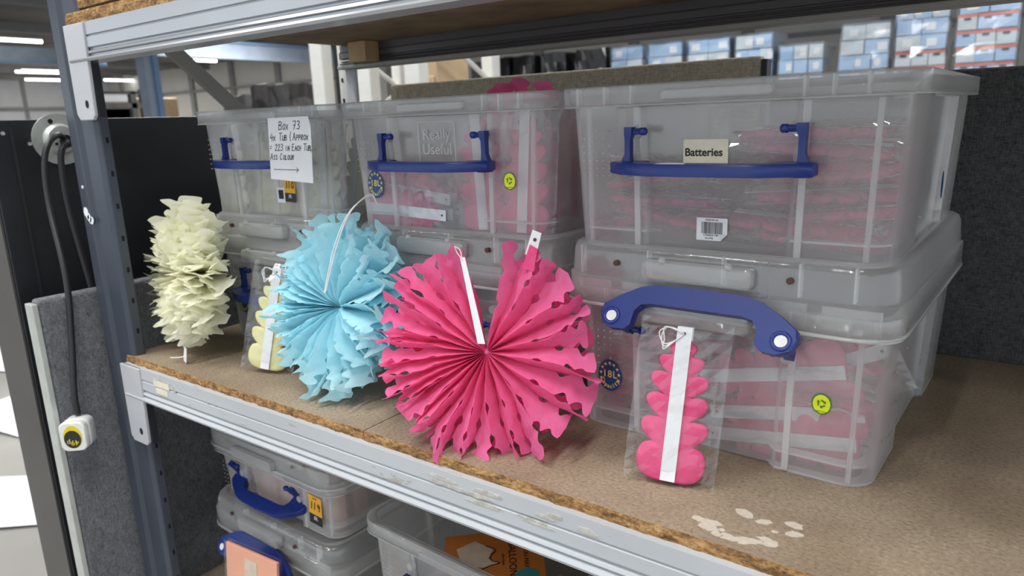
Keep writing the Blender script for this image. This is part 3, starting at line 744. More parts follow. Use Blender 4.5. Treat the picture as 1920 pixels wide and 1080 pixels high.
def tub(label, loc, rz, W_=.381, D_=.472, H_=.185, r=.034, group=None, hang=0, hx=0, hz=None, ribs=True, dim=True):
    t = thing('storage_tub', label, 'storage box', loc, rz, group)
    mm = tub_body(W_, D_, H_, r)
    mk('body', mm['body'], t, solid=.0016); mk('rim', mm['rim'], t, solid=.0015); mk('rim_bead', mm['bead'], t); 
    for l_ in mm['ledge']: mk('foot_ledge', l_, t); mk('foot_edge', l_, t).location = (0, 0, -.0205)
    if ribs:
        for x in (-.160, -.125, -.092, .092, .118, .148): o = mk('rim_rib', mm['rib'], t); o.location = (x, 0, 0)
        for y in (-.19, -.14, -.09, .0, .09, .14, .19): o = mk('rim_rib', mm['rbs'], t); o.location = (0, y, 0)
    # grip ledge in the middle of the rim
    MB().prism(rrect(.118, .011, .004, 3, .005, H_ - .012), -D_ / 2 - .006, -D_ / 2 + .004, 'y').build('grip_ledge', 'tub_plastic', t, bevel=.002)
    yf = -D_ / 2 + .010
    # pillar edges and pivot bosses
    for s_ in (-1, 1):
        MB().prism([(s_ * .086, .004), (s_ * .0925, .004), (s_ * .0955, H_ - .024), (s_ * .0885, H_ - .024)], yf + .0045, yf + .0085, 'y').build('pillar_edge', 'tub_edge', t)
        MB().prism([(s_ * .150, .004), (s_ * .155, .004), (s_ * .159, H_ - .024), (s_ * .154, H_ - .024)], yf + .009, yf + .013, 'y').build('corner_sheen', 'tub_rib', t)  # added pale bar, standing in for the corner curve's whitening at grazing view
        MB().tube([(s_ * .088, yf + .004, H_ - .052), (s_ * .088, yf - .005, H_ - .052)], .006, 10).build('pivot_boss', 'tub_rib', t)
    if dim: dimples(t, -.158, H_ - .100, yf + .0012)
    if hang is not None: add_handle(t, yf - .009, H_ - .050 if hz is None else hz, hang, hx)
    return t
def lid(t, W_=.384, D_=.480, z0=.163, r=.046, ht=.075, latch=True):
    """deep clip-on lid, part of a closed box"""
    z1 = z0 + ht; b = MB(); ov = .004
    b.loft([lv(W_, D_, 0, r, z0), lv(W_, D_, -.0005, r, z0 + .0345), lv(W_, D_, -.0035, r - .002, z0 + .0365), lv(W_, D_, -.0055, r - .003, z1 - .010), lv(W_, D_, -.0085, r - .005, z1 - .003), lv(W_, D_, -.014, r - .008, z1), lv(W_, D_, -.020, r - .012, z1), lv(W_, D_, -.024, r - .014, z1 - .0065)], False, True)
    me = b.mesh('lid', 'lid_plastic', True)
    try: me.set_sharp_from_angle(angle=R(50))
    except Exception: pass
    L = mk('lid', me, t, solid=.0016)
    rm = MB().box(-.0011, .0011, -D_ / 2 + .0065, -D_ / 2 + .016, z0 + .037, z1 - .004).mesh('lid_rib', 'tub_edge')
    for x in (-.158, -.070, .018, .098, .150): o = mk('lid_rib', rm, L); o.location = (x, 0, 0)
    bead = MB(); bead.loft([lv(W_, D_, .0012, r, z0 + .0005), lv(W_, D_, .0012, r, z0 + .003), lv(W_, D_, .0002, r, z0 + .0045)]); mk('lid_bead', bead.mesh('lid_bead', 'tub_edge', True), L, solid=.001)
    lo = MB().box(-.105, .105, -D_ / 2 + .010, -D_ / 2 + .013, z0 + .006, z0 + .030).box(-.175, -.12, -D_ / 2 + .010, -D_ / 2 + .013, z0 + .006, z0 + .030).box(.12, .175, -D_ / 2 + .010, -D_ / 2 + .013, z0 + .006, z0 + .030).build('inner_lip', 'tub_rib', L)
    for x in (-.108, .090):
        MB().tube([(x, -D_ / 2 + .0005, z1 - .021), (x, -D_ / 2 + .0065, z1 - .021)], .0034, 12).build('air_hole', 'hole_dark', L)
    if latch:
        for (zz, nm, y0) in ((z0 + .052, 'upper_latch', -.009), (z0 + .004, 'lower_latch', -.012)):
            p = rrect(.128, .024, .007, 4, -.008, zz)
            q = MB(); q.loft([[(x, -D_ / 2 + .004, z) for x, z in p], [(-.008 + (x + .008) * .97, -D_ / 2 + y0 * .8, zz + (z - zz) * .93) for x, z in p], [(-.008 + (x + .008) * .92, -D_ / 2 + y0, zz + (z - zz) * .8) for x, z in p]], False, True)
            la = q.build(nm, 'lid_plastic', L, True, solid=.0014, sharp=40)
            for x in (-.045, .030): MB().ball((x, -D_ / 2 + y0 * .9, zz + .012), .0045, 8).build('latch_nub', 'tub_rib', la, True)
    return L
# ---- stickers (parts of the box they are stuck to)
def star_pts(cx_, cz_, r_):
    return [(cx_ + (r_ if k % 2 == 0 else r_ * .42) * math.sin(k * math.pi / 5), cz_ + (r_ if k % 2 == 0 else r_ * .42) * math.cos(k * math.pi / 5)) for k in range(10)]
def sticker_18(box, x, z, y, k=1.0):
    s_ = MB().prism(oval(.0165 * k, .0205 * k, 30), -.0003, 0, 'y').build('capacity_sticker', 'blue_label', box); s_.location = (x, y, z)
    put_text(s_, '18L', .0128 * k, 'gold_print', (0, -.0005, .0015 * k), bold=.00022, spacing=1.12)
    for i, c in enumerate('Capacity'):
        a = R(-62 + i * 17.7); o = put_text(s_, c, .0074 * k, 'gold_print', (.0118 * k * math.sin(a), -.0005, -.0155 * k * math.cos(a) + .0012 * k), bold=.0002); o.rotation_euler = (0, -a * .95, 0)
    for i in range(9):
        a = R(-108 + i * 27); st = MB().prism(star_pts(.0128 * k * math.sin(a), .0160 * k * math.cos(a), .0026 * k), -.0006, -.0003, 'y').build('star', 'gold_print', s_)
    return s_
def sticker_recycle(box, x, z, y, k=1.0):
    s_ = MB().prism(oval(.0100 * k, .0115 * k, 26), -.0003, 0, 'y').build('recycle_sticker', 'recycle_green', box); s_.location = (x, y, z)
    MB().prism(oval(.0086 * k, .0101 * k, 26), -.0005, -.0003, 'y').build('sticker_field', 'recycle_yellow', s_)
    for i in range(3):
        a = R(90 + 120 * i); c, q = math.cos(a), math.sin(a); mb = MB()
        loc = [(-.0030, .0026), (.0016, .0026), (.0016, .0012), (.0042, .0036), (.0016, .0060), (.0016, .0046), (-.0030, .0046)]
        pts = [((px * c - pz * q) * k * .85, (px * q + pz * c) * k * .85 + .0006) for px, pz in loc]
        mb.prism(pts, -.0007, -.0005, 'y').build('arrow', 'recycle_green', s_)
    put_text(s_, 'RECYCLE', .0024 * k, 'recycle_green', (0, -.0007, -.0082 * k))
    return s_
def barcode(parent, x, z, w_, h_, y, seed=1, nm='barcode'):
    rg = random.Random(seed); mb = MB(); cx_ = x - w_ / 2
    while cx_ < x + w_ / 2:
        b = rg.choice((.0003, .0005, .0008)) * w_ / .022; mb.box(cx_, cx_ + b, y - .0002, y, z - h_ / 2, z + h_ / 2); cx_ += b + rg.choice((.0004, .0006)) * w_ / .022
    o = mb.build(nm, 'ink', parent); o['kind'] = 'stuff'; return o
def lot_label(parent, x, z, y, num, tilt=0, k=1.0):
    s_ = MB().prism([(-.014 * k, -.008 * k), (.014 * k, -.008 * k), (.014 * k, .021 * k), (-.014 * k, .021 * k)], -.0003, 0, 'y').build('lot_label', 'orange_label', parent)
    s_.location = (x, y, z); s_.rotation_euler = (0, tilt, 0)
    MB().prism([(-.014 * k, -.023 * k), (.014 * k, -.023 * k), (.014 * k, -.0081 * k), (-.014 * k, -.0081 * k)], -.0003, 0, 'y').build('black_field', 'sticker_black', s_)
    put_text(s_, 'R', .009 * k, 'paper', (.0018 * k, -.0006, -.0138 * k)); o = put_text(s_, 'R', .009 * k, 'paper', (-.0018 * k, -.0006, -.0138 * k)); o.scale = (-1, 1, 1)
    mb = MB(); hand(mb, num, -.0085 * k, .0005 * k, .0105 * k, -.0007, .00085 * k, .62); mb.build('lot_number', 'ink', s_)
    put_text(s_, 'Lot No', .0032 * k, 'ink', (0, -.0006, .0175 * k))
    return s_

# ---- folded tissue fans in clear sleeves
def leaf_outline(L_, hw):
    """half widths of the scalloped folded fan, bottom (0) to top (L_)"""
    out = []; n = 64
    lobes = ((.105, .105, 1.00), (.305, .088, .98), (.49, .080, .90), (.655, .072, .84), (.80, .060, .66), (.925, .055, .40))
    for i in range(n + 1):
        u = i / n; w_ = .0
        for (c, rr_, a) in lobes:
            d = (u - c) / rr_
            if abs(d) < 1: w_ = max(w_, a * (.50 + .50 * math.sqrt(1 - d * d)))
        neck = .60 - .38 * u
        w_ = max(w_, neck)
        if u < .05: w_ = min(w_, .55 + .45 * math.sqrt(max(0, 1 - ((.05 - u) / .05) ** 2)))
        out.append((w_ * hw, u * L_))
    return out
PK = {}
def packet_meshes(kind):
    if kind in PK: return PK[kind]
    rg = random.Random(len(PK) + 3); L_, hw, th = .150, .036, .011
    pr = leaf_outline(L_, hw); mb = MB(); n = len(pr)
    cols = (-1, -.93, -.55, 0, .55, .93, 1)
    for sgn in (1, -1):
        v = []
        for (w_, z) in pr:
            for c in cols:
                e = math.sqrt(max(0, 1 - abs(c) ** 6)); yy = sgn * th * .5 * (.42 + .58 * e) * (.9 + .25 * noise.noise(Vector((c * 3 + 5 * len(PK), z * 55, sgn))))
                v.append((c * w_ * (1 + .03 * noise.noise(Vector((z * 70, c, sgn)))), yy, z + .012 * abs(c) ** 1.5 * min(1, z / .03) * (w_ / hw) * (1 if z < .14 else .4)))
        k = len(cols)
        mb.add(v, [(i * k + j, i * k + j + 1, (i + 1) * k + j + 1, (i + 1) * k + j) for i in range(n - 1) for j in range(k - 1)])
    k = len(cols); o2 = n * k
    for i in range(n - 1):
        for j in (0, k - 1): mb.f.append([i * k + j, (i + 1) * k + j, o2 + (i + 1) * k + j, o2 + i * k + j]); mb.mi.append(0)
    for i in (0, n - 1):
        for j in range(k - 1): mb.f.append([i * k + j, i * k + j + 1, o2 + i * k + j + 1, o2 + i * k + j]); mb.mi.append(0)
    mat = {'pink': 'pink_stack', 'cream': 'cream_stack', 'pale': 'cream_stack_pale'}[kind]
    st = MB().box(-.0078, .0078, -th * .5 - .0022, -th * .5 - .0012, .001, .165)
    st.box(-.0078, .0078, th * .5 + .0012, th * .5 + .0022, .001, .165)
    hole = MB().tube([(0, -th * .5 - .0026, .158), (0, -th * .5 - .0021, .158)], .0016, 10)
    cord = MB()
    for q in range(3):
        cord.tube(spline([(0, -th * .5 - .003, .158), (-.014 - .003 * q, -th * .5 - .004 - .001 * q, .163), (-.026 + .003 * q, -th * .5 - .003, .157 - .004 * q), (-.020, -th * .5 - .002, .145 - .003 * q), (-.008, -th * .5 - .003, .150), (0, -th * .5 - .003, .158)], 6), .0007, 5)
    PK[kind] = dict(fan=mb.mesh('folded_fan', mat, True), strip=st.mesh('card_strip', 'strip_card'), hole=hole.mesh('punch_hole', 'hole_dark'), cord=cord.mesh('cord', 'cord_white', True), bags=[])
    for b in range(6):
        cr = 2.6 if b > 2 else 1.0; bag = MB(); nx, nz = 10, 18; rg = random.Random(40 + b); V = []
        for sgn in (-1, 1):
            for j in range(nz + 1):
                for i in range(nx + 1):
                    u, z = i / nx * 2 - 1, j / nz
                    edge = (1 - abs(u) ** 4) * (1 - abs(2 * z - 1) ** 8)
                    rr_ = rg.uniform(-.0018, .0018) * cr + .002 * noise.noise(Vector((u * 2.5, z * 6, b * 5 + sgn)))
                    V.append((u * .048 + rg.uniform(-.0008, .0008) + .006 * (z > .8) * (z - .8), sgn * (.0005 + .0088 * edge) + rr_ * edge, -.006 + z * .178 + rg.uniform(-.001, .001)))
        m1 = (nx + 1) * (nz + 1)
        for s_ in (0, 1):
            bag.add([], []);
        bag.v = V
        for s_ in (0, 1):
            for j in range(nz):
                for i in range(nx):
                    a = s_ * m1 + j * (nx + 1) + i; bag.f.append([a, a + 1, a + nx + 2, a + nx + 1]); bag.mi.append(0)
        PK[kind]['bags'].append(bag.mesh('clear_sleeve', 'film_soft' if b > 2 else 'film', False, False))
    return PK[kind]
_pc = [0]
def packet(kind, loc, rot, label, group=None, cord=False, scale=1.0, soft=0):
    pm = packet_meshes(kind); _pc[0] += 1
    t = thing('fan_packet', label, 'fan packet', loc, 0, group); t.rotation_euler = rot; t.scale = (scale,) * 3
    mk('folded_fan', pm['fan'], t); s_ = mk('card_strip', pm['strip'], t); mk('punch_hole', pm['hole'], s_)
    mk('clear_sleeve', pm['bags'][_pc[0] % 3 + soft], t)
    if cord: mk('cord', pm['cord'], t)
    return t

LIDZ = .2315
XR, XM, XL, YC = -.2765, -.669, -1.057, .9725
G_UP, G_LO = 'open clear tubs on the upper row', 'closed clear boxes on the lower row'
boxes = {}
# lower row, closed
for key, x, rz, hang, lab in (('LR', XR + .002, -1.8, 120, 'closed clear plastic box with raised blue handle, behind the pink packet'),
                              ('LM', XM, -.8, 0, 'closed clear plastic box behind the blue and pink paper fans'),
                              ('LL', XL, -.5, 0, 'closed clear plastic box behind the cream fan and yellow packet')):
    b = tub(lab, (x, YC + (.003 if key != 'LR' else -.004), 0), R(rz), group=G_LO, hang=hang, hz={'LR': .139, 'LM': .112, 'LL': .136}[key])
    lid(b); boxes[key] = b
yf = -.236 + .010
for key, x, rz, lab in (('UR', XR, -1.2, 'open clear tub of pink packets at the upper right, Batteries label on front'),
                        ('UM', XM, -.4, 'open clear tub in the middle of the upper row, pink packets stood upright inside'),
                        ('UL', XL, 0, 'open clear tub at the upper left holding cream packets, handwritten sign on it')):
    boxes[key] = tub(lab, (x, YC - .003, LIDZ), R(rz), group=G_UP, W_=.387 if key == 'UR' else .381)
def wall_y(z, rec=False, D_=.472, H_=.185): return -(D_ / 2 - .018 + .0072 * z / (H_ - .024)) - .0004 + (.008 if rec else 0)
# stickers
sticker_18(boxes['LR'], -.126, .070, wall_y(.094)); sticker_recycle(boxes['LR'], .124, .088, wall_y(.104))
sticker_18(boxes['UM'], -.126, .066, wall_y(.09)); sticker_recycle(boxes['UM'], .122, .076, wall_y(.092))
sticker_18(boxes['LL'], -.122, .070, wall_y(.094))
b = boxes['UR']
s_ = MB().prism(rrect(.050, .030, .002, 2), -.0003, 0, 'y').build('shelf_label', 'cream_label', b); s_.location = (-.012, wall_y(.128, True), .110)
put_text(s_, 'Batteries', .0118, 'ink', (-.002, -.0005, .001), bold=.0003)
s_ = MB().prism([(-.0175, -.0125), (.010, -.0125), (.0175, -.005), (.0175, .0125), (-.0175, .0125)], -.0003, 0, 'y').build('barcode_label', 'paper', b); s_.location = (-.004, wall_y(.044, True), .028)
MB().add([(.010, -.0006, -.0125), (.0175, -.0006, -.005), (.0105, -.0035, -.0055)], [(0, 1, 2)]).build('peeled_corner', 'paper', s_, solid=.0003)
barcode(s_, 0, .0015, .023, .013, -.0003, 2); put_text(s_, 'MADE IN UK', .0026, 'ink', (0, -.0005, .0102)); put_text(s_, '5 060024 140', .0030, 'ink', (-.001, -.0005, -.0066)); put_text(s_, '18 LITRE', .0026, 'ink', (-.003, -.0005, -.0100))
s_ = MB().prism(oval(.008, .016), -.0003, 0, 'y').build('capacity_sticker', 'blue_label', b); s_.location = (.1830, .02, .060); s_.rotation_euler = (0, 0, R(90))
b = boxes['UL']
lot_label(b, .046, .054, wall_y(.080, True), '110', R(2)); s_ = MB().prism(rrect(.022, .026, .001, 1), -.0003, 0, 'y').build('barcode_label', 'paper', b); s_.location = (.020, wall_y(.060, True), .042)
barcode(s_, 0, .001, .013, .015, -.0003, 5)
# moulded logo on the middle tub
b = boxes['UM']
lg = bpy.data.objects.new('moulded_logo', None); COL.objects.link(lg); lg.parent = b; lg.location = (-.004, wall_y(.155, True), .122)
fr_o, fr_i = rrect(.068, .064, .004, 2), rrect(.065, .061, .003, 2)
f_ = MB(); f_.loft([[(x, 0, z) for x, z in fr_o], [(x, -.001, z) for x, z in fr_o], [(x, -.001, z) for x, z in fr_i], [(x, 0, z) for x, z in fr_i]]).build('logo_frame', 'tub_rib', lg)
put_text(lg, 'Really', .0215, 'tub_rib', (0, -.0006, .014), depth=.0006); put_text(lg, 'Useful', .0215, 'tub_rib', (0, -.0006, -.006), depth=.0006)

# ---- contents
rg = random.Random(21)
HP = math.pi / 2
def flat_stack(bx, z0, n, kind, label, group, step=.0145, spread=(.09, .10), ybase=-.06, top=None):
    cx_, cy_ = boxes[bx].location.x, boxes[bx].location.y
    base = boxes[bx].location.z
    for i in range(n):
        z = base + z0 + i * step
        a = rg.choice((HP, -HP)) + R(rg.uniform(-12, 12)) if rg.random() < .75 else R(rg.uniform(-20, 20))
        # lying on its back, length along the rotated direction
        x = cx_ + rg.uniform(-spread[0], spread[0]); y = cy_ + ybase + rg.uniform(-spread[1], spread[1])
        d = Vector((-math.sin(a), math.cos(a), 0)) * .075
        packet(kind, (x - d.x, y - d.y, z), (R(-90 + rg.uniform(-6, 6)), 0, a), label, group, scale=.96)
ORD = ('lowest', 'second', 'third', 'fourth', 'fifth', 'sixth', 'seventh', 'eighth', 'ninth')
def layer(bx, z0, n, kind, where, group, step, jit=.012, ry=1.0, nleft=None):
    """four packets per layer, lengths along the width of the box"""
    cx_, cy_ = boxes[bx].location.x, boxes[bx].location.y; base = boxes[bx].location.z
    for i in range(n):
        for (ox, oy, pl_) in ((-.083, -.160, 'front left'), (.083, -.160, 'front right'), (-.082, -.075, 'rear left'), (.084, -.07, 'rear right')):
            if nleft is not None and ox < 0 and i >= nleft: continue
            s_ = rg.choice((1, -1)); a = s_ * HP + R(rg.uniform(-14, 14) * min(ry, 1.4))
            d = Vector((-math.sin(a), math.cos(a), 0)) * .078
            packet(kind, (cx_ + ox + rg.uniform(-.006, .006) - d.x, cy_ + oy + rg.uniform(-jit, jit) - d.y, base + z0 + i * step + rg.uniform(0, .004)), (R(-90 + rg.uniform(-6, 6) * ry), R(rg.uniform(-9, 9) * ry), a),
                   '%s fan packet lying in the %s, %s layer up, %s' % ('pink' if kind == 'pink' else 'cream', where, ORD[i], pl_), group, scale=.92, soft=3)
layer('UR', .020, 8, 'pink', 'upper right tub', 'pink packets in the upper right tub', .0145, .010, 1.4, 6)
def upright(bx, x, y, z, kind, label, group=None, rz=0, lean=-6, ry=0):
    base = boxes[bx].location
    packet(kind, (base.x + x, base.y + y, base.z + z), (R(lean), R(ry), R(rz)), label, group, scale=1.0)
upright('UM', .060, -.198, .006, 'pink', 'pink fan packet stood upright in the middle tub, left of two', None, 4, -3, -5)
upright('UM', .125, -.200, .006, 'pink', 'pink fan packet stood upright in the middle tub, behind the round recycling sticker', None, 0, -3, 2)
for i in range(4):
    upright('UM', .085 + .03 * (i % 2), -.165 + .022 * i, .006, 'pink', 'pink fan packet standing behind the front two in the middle tub, %s back' % ('first', 'second', 'third', 'fourth')[i], 'pink packets standing in the middle tub', rg.uniform(-6, 6), -4, rg.uniform(-4, 4))
for i, z in enumerate((.034, .066)):
    base = boxes['UM'].location
    packet('pink', (base.x - .165, base.y - .200 + .012 * i, base.z + z - .004), (R(2), R(92 + 4 * i), 0), ('pink fan packet lying on its side at the floor of the middle tub', 'pink fan packet on its side, upper one, at the left of the middle tub')[i], None, scale=1)
for i in range(4):
    packet('pink', (base.x - .165, base.y - .165 + .022 * i, base.z + .036), (R(2), R(90 + rg.uniform(-4, 4)), 0), 'pink fan packet on its side in the middle tub, %s row back' % ('first', 'second', 'third', 'fourth')[i], 'pink packets on their sides in the middle tub')
for i in range(5):
    base = boxes['UL'].location
    packet('pale', (base.x - .135 + .062 * i, base.y - .195 + .008 * (i % 2), base.z + .005), (R(-5), R(rg.uniform(-8, 8)), R(rg.uniform(-12, 12))), 'cream fan packet stood at the front of the upper left tub, %s from the left' % ('first', 'second', 'third', 'fourth', 'fifth')[i], 'cream packets in the upper left tub', scale=.95, soft=3)
    packet('pale', (base.x - .135 + .066 * i, base.y - .150, base.z + .005), (R(-5), R(rg.uniform(-8, 8)), R(rg.uniform(-12, 12))), 'cream fan packet in the second row of the upper left tub, %s from left' % ('first', 'second', 'third', 'fourth', 'fifth')[i], 'cream packets deeper in the upper left tub', scale=.95)
base = boxes['LR'].location
packet('pink', (base.x + .148, base.y - .188, .036), (R(0), R(-98), R(0)), 'pink fan packet on its side, lowest at the front of the raised-handle box', None)
packet('pink', (base.x + .152, base.y - .180, .068), (R(4), R(-99), R(0)), 'pink fan packet on its side, middle one in the raised-handle box', None)
packet('pink', (base.x + .130, base.y - .180, .112), (R(4), R(-100), R(2)), 'pink fan packet on its side, highest in the raised-handle box', None)
packet('pink', (base.x + .020, base.y - .150, .060), (R(4), R(62), R(2)), 'pink fan packet slanting up at the right of the raised-handle box', None)
layer('LR', .016, 6, 'pink', 'raised-handle box', 'pink packets in the raised-handle box', .019)
layer('LM', .014, 4, 'pink', 'box behind the blue fan', 'pink packets in the closed middle box', .022)
layer('LL', .014, 4, 'pale', 'box behind the cream fan', 'cream packets in the closed left box', .022)

# handwritten sign on the upper left tub
sg = thing('handwritten_sign', 'white paper sign reading Box 73 taped to the upper left tub', 'paper sign', (-.9065, .6850, .353)); sg.rotation_euler = (R(-5), 0, 0); sg.scale = (.946, 1, .946)
mb = MB(); nx = 8
o = MB().prism([(-.054, .049), (-.0505, -.047), (.0545, -.052), (.052, .034), (.046, .0490)], -.0003, 0, 'y').build('sheet', 'paper', sg)
mb = MB(); hand(mb, 'Box 73', -.026, .030, .0125, -.0006, .00062); hand(mb, '4x Tub (Approx', -.049, .0135, .0112, -.0006, .00060, .74); hand(mb, '= 223 in Each Tub,', -.050, -.0025, .0102, -.0006, .00058, .70); hand(mb, 'Ass Colour', -.0495, -.0165, .0098, -.0006, .00058, .80); hand(mb, '>', -.042, -.0370, .0105, -.0006, .00050)
mb.build('handwriting', 'ink', sg)

# ------------------------------------------------------------------ opened tissue fans
def tissue_fan(name, label, loc, rot, R_, N, A0, A1, gap, bites, tip, mat, seed, cone=0.0, warp=0, rough=.003, ragged=.05, droop=0, amp_pow=.7, roll=0, layers=((1, 0, 0),), pinch=.27, curl=.012):
    """pleated round fan: N panels between fold lines; the cut-outs sit on the folds, so they open into holes and petal tips"""
    rg = random.Random(seed); t = thing(name, label, 'paper fan', loc); t.rotation_euler = rot
    g0 = R(gap) / 2; span = 2 * math.pi - R(gap); R0, roll0 = R_, roll
    for kR, dep, rol in layers:
        _fan_layer(t, rg, R0 * kR, N, A0, A1, g0, span, bites, tip, mat, seed + rol, cone, warp, rough, ragged, droop, amp_pow, roll0 + rol, dep, pinch, curl)
    MB().ball((0, .004, 0), .006, 8).build('centre_knot', mat, t, True)
    return t
def _fan_layer(t, rg, R_, N, A0, A1, g0, span, bites, tip, mat, seed, cone, warp, rough, ragged, droop, amp_pow, roll, dep, pinch, curl):
    HPI = math.pi / 2; rp = [rg.uniform(1 - ragged * 1.3, 1) for _ in range(N)]; b2 = [rg.uniform(-1, 1) for _ in range(N)]; sw = [rg.uniform(-1, 1) for _ in range(N)]
    th = []
    for i in range(N + 1):
        u = i / N; u = u + warp * (math.sin(2 * math.pi * (u - .16)) + math.sin(2 * math.pi * .16)) / (2 * math.pi) + rg.uniform(-.22, .22) / N * (0 < i < N)
        th.append(R(roll) + g0 + span * u)
    am = [rg.uniform(.75, 1.25) for _ in range(N + 1)]; rk = [rg.uniform(1 - ragged, 1 + ragged * .4) for _ in range(N + 1)]
    bend = [rg.uniform(-1, 1) for _ in range(N + 1)]; ph = [rg.uniform(0, 6) for _ in range(N + 1)]
    nr, nt = 24, 5; mb = MB()
    def fold(i, s_):
        r = s_ * R_ * rk[i]; sg = 1 if i % 2 == 0 else -1
        a = th[i] + bend[i] * .10 * s_ ** 2 + .035 * math.sin(s_ * 7 + ph[i]) * s_
        d = sg * am[i] * (A0 + (A1 - A0) * s_ ** amp_pow) * min(1, s_ * 9) + cone * s_ ** 1.4 + bend[i] * .007 * s_ ** 2
        return Vector((r * math.sin(a), -d + dep * min(1, s_ * 2.2), r * math.cos(a)))
    def bite(s_, par, i):
        b = 0
        for (c, w_, d, p) in bites:
            if p is not None and p != par: continue
            c2 = c + .012 * math.sin(i * 2.3 + c * 9); q = (s_ - c2) / w_
            if abs(q) < 1: b = max(b, d * math.sqrt(1 - q * q))
        q = (s_ - (1 - 2.6 * tip)) / (2.6 * tip)            # petal: pinched below its tip, rounded at the end
        if q > 0:
            pin = pinch * (math.sin(min(1, q / .42) * HPI) if q < .42 else 1 - .55 * math.sin(min(1, (q - .42) / .3) * HPI) if q < .72 else .45)
            cap = .5 * (1 - math.sqrt(max(0, 1 - ((q - .66) / .34) ** 2))) if q > .66 else 0
            b = max(b, pin, cap)
        return b
    z0_ = 1 - 2.7 * tip
    ss = [.012 + (z0_ - .012) * (k / nr) ** .8 for k in range(nr)] + [z0_ + (1 - z0_) * k / 22 for k in range(22)] + [1 - tip * .4, 1 - tip * .2, 1 - tip * .07, 1 - tip * .015, 1.0]
    ss = sorted(set(ss))
    for i in range(N):
        V = []
        for s_ in ss:
            sp_ = s_ * (1 + (rp[i] - 1) * max(0, s_ - .5) * 2); a, b = fold(i, sp_), fold(i + 1, sp_); bl, br = bite(s_, i % 2, i), bite(s_, (i + 1) % 2, i + 1)
            c = (a + b) / 2
            for j in range(nt):
                u = bl + (1 - bl - br) * j / (nt - 1); p = a.lerp(b, u)
                bow = math.sin(math.pi * u) * s_ * .0045 * bend[i]
                nn = (noise.noise_vector(p * 26 + Vector((seed * 3.1, i * .37, 0))) + .5 * noise.noise_vector(p * 75 + Vector((seed, i, 0)))) * rough * s_
                e_ = max(0, s_ - .62) / .38; crl = e_ ** 2 * curl * b2[i]; p = p + Vector((math.cos(th[i]), 0, -math.sin(th[i]))) * (e_ ** 2 * .006 * sw[i])
                V.append(p + Vector((0, -bow - crl - droop * s_ * s_, 0)) + nn)
        k = nt
        mb.add(V, [(m_ * k + j, m_ * k + j + 1, (m_ + 1) * k + j + 1, (m_ + 1) * k + j) for m_ in range(len(ss) - 1) for j in range(nt - 1)])
    me = mb.mesh('tissue', mat, True, False)
    mk('tissue', me, t)

PB = [(.46, .035, .16, 0), (.64, .045, .22, 1), (.74, .045, .20, 0)]
pink = tissue_fan('tissue_fan', 'large pink tissue paper fan with heart cut-outs in front of the boxes', (-.509, .634, .117), (R(-12), 0, R(24)), .142, 44, .006, .0140, 26, PB, .075, 'pink_tissue', 5, .012, .45, .005, .07, 0, .7, -1, layers=((1, 0, 0), (.99, .026, 3)), pinch=.27, curl=.010)
BB = [(.50, .030, .12, 0), (.62, .035, .16, 1), (.72, .040, .20, 0)]
blue = tissue_fan('tissue_fan', 'pale blue tissue paper fan leaning on the boxes beside the yellow packet', (-.794, .662, .130), (R(-14), R(0), R(2)), .141, 44, .010, .018, 0, BB, .07, 'blue_tissue', 8, .018, .45, .008, .12, 0, .5, 10, layers=((.86, -.016, 0), (1, .002, 4), (.98, .026, 9)), pinch=.27, curl=.016)
CB = [(.52, .05, .14, 0), (.66, .05, .22, 1)]
cream = tissue_fan('tissue_fan', 'cream tissue paper fan at the left end of the shelf', (-1.180, .668, .140), (R(-9), R(0), R(-15)), .143, 44, .012, .020, 0, CB, .10, 'cream_tissue', 12, .022, .2, .008, .12, 0, .45, 120, layers=((.56, -.028, 0), (.76, -.018, 5), (.92, -.008, 9), (1, .006, 2), (.95, .020, 8)), pinch=.26, curl=.018)
# small trimmings of the fans
MB().prism([(-.0055, .012), (.0035, .012), (-.0215, .112), (-.0275, .112)], -.022, -.0212, 'y').build('card_strip', 'strip_card', pink)
MB().prism([(.0475, .116), (.0600, .112), (.0665, .140), (.0560, .1440)], -.012, -.0112, 'y').build('card_tab', 'strip_card', pink)
MB().prism([(.0445, .100), (.0580, .096), (.0625, .122), (.0535, .127)], -.014, -.0108, 'y').build('folded_end', 'pink_stack', pink)
MB().tube([(.0590, -.0126, .1325), (.0590, -.0119, .1325)], .0021, 10).build('punch_hole', 'hole_dark', pink)
MB().tube(spline([(-.024, -.0222, .108), (-.031, -.023, .118), (-.034, -.020, .124), (-.028, -.019, .120), (-.025, -.0222, .110)], 6), .0007, 5).build('cord', 'cord_white', pink)
for dx in (0, .0022): MB().tube(spline([(.004 + dx, -.040, .020), (.020 + dx * 2, -.044, .085), (.034 + dx, -.036, .134), (.046, -.012, .160 + dx), (.050, .0, .150)], 8), .0008, 5).build('cord', 'cord_white', blue)
MB().prism([(.044, -.142), (.060, -.144), (.0595, -.119), (.046, -.118)], -.030, -.0292, 'y').build('card_tab', 'strip_card', cream)
MB().tube(spline([(.052, -.0305, -.134), (.044, -.036, -.137), (.038, -.042, -.1385), (.033, -.048, -.139)], 5), .0009, 5).build('cord', 'cord_white', cream)
# pink fan lying in the middle tub, tips showing over the rim
tissue_fan('tissue_fan', 'pink tissue fan showing its frilled edge over the middle tub rim', (-.628, .905, .340), (R(4), 0, R(-4)), .107, 44, .008, .016, 0, PB, .10, 'pink_tissue', 15, .01, 0, .006, .05)

# packets leaning against the boxes
packet('pink', (-.287, .655, .004), (R(-15), R(3.5), R(14)), 'pink folded fan in a clear sleeve leaning on the raised-handle box', None, True)
packet('cream', (-.978, .650, .006), (R(-13), R(7), R(20)), 'pale yellow folded fan in a clear sleeve left of the blue fan', None, True)

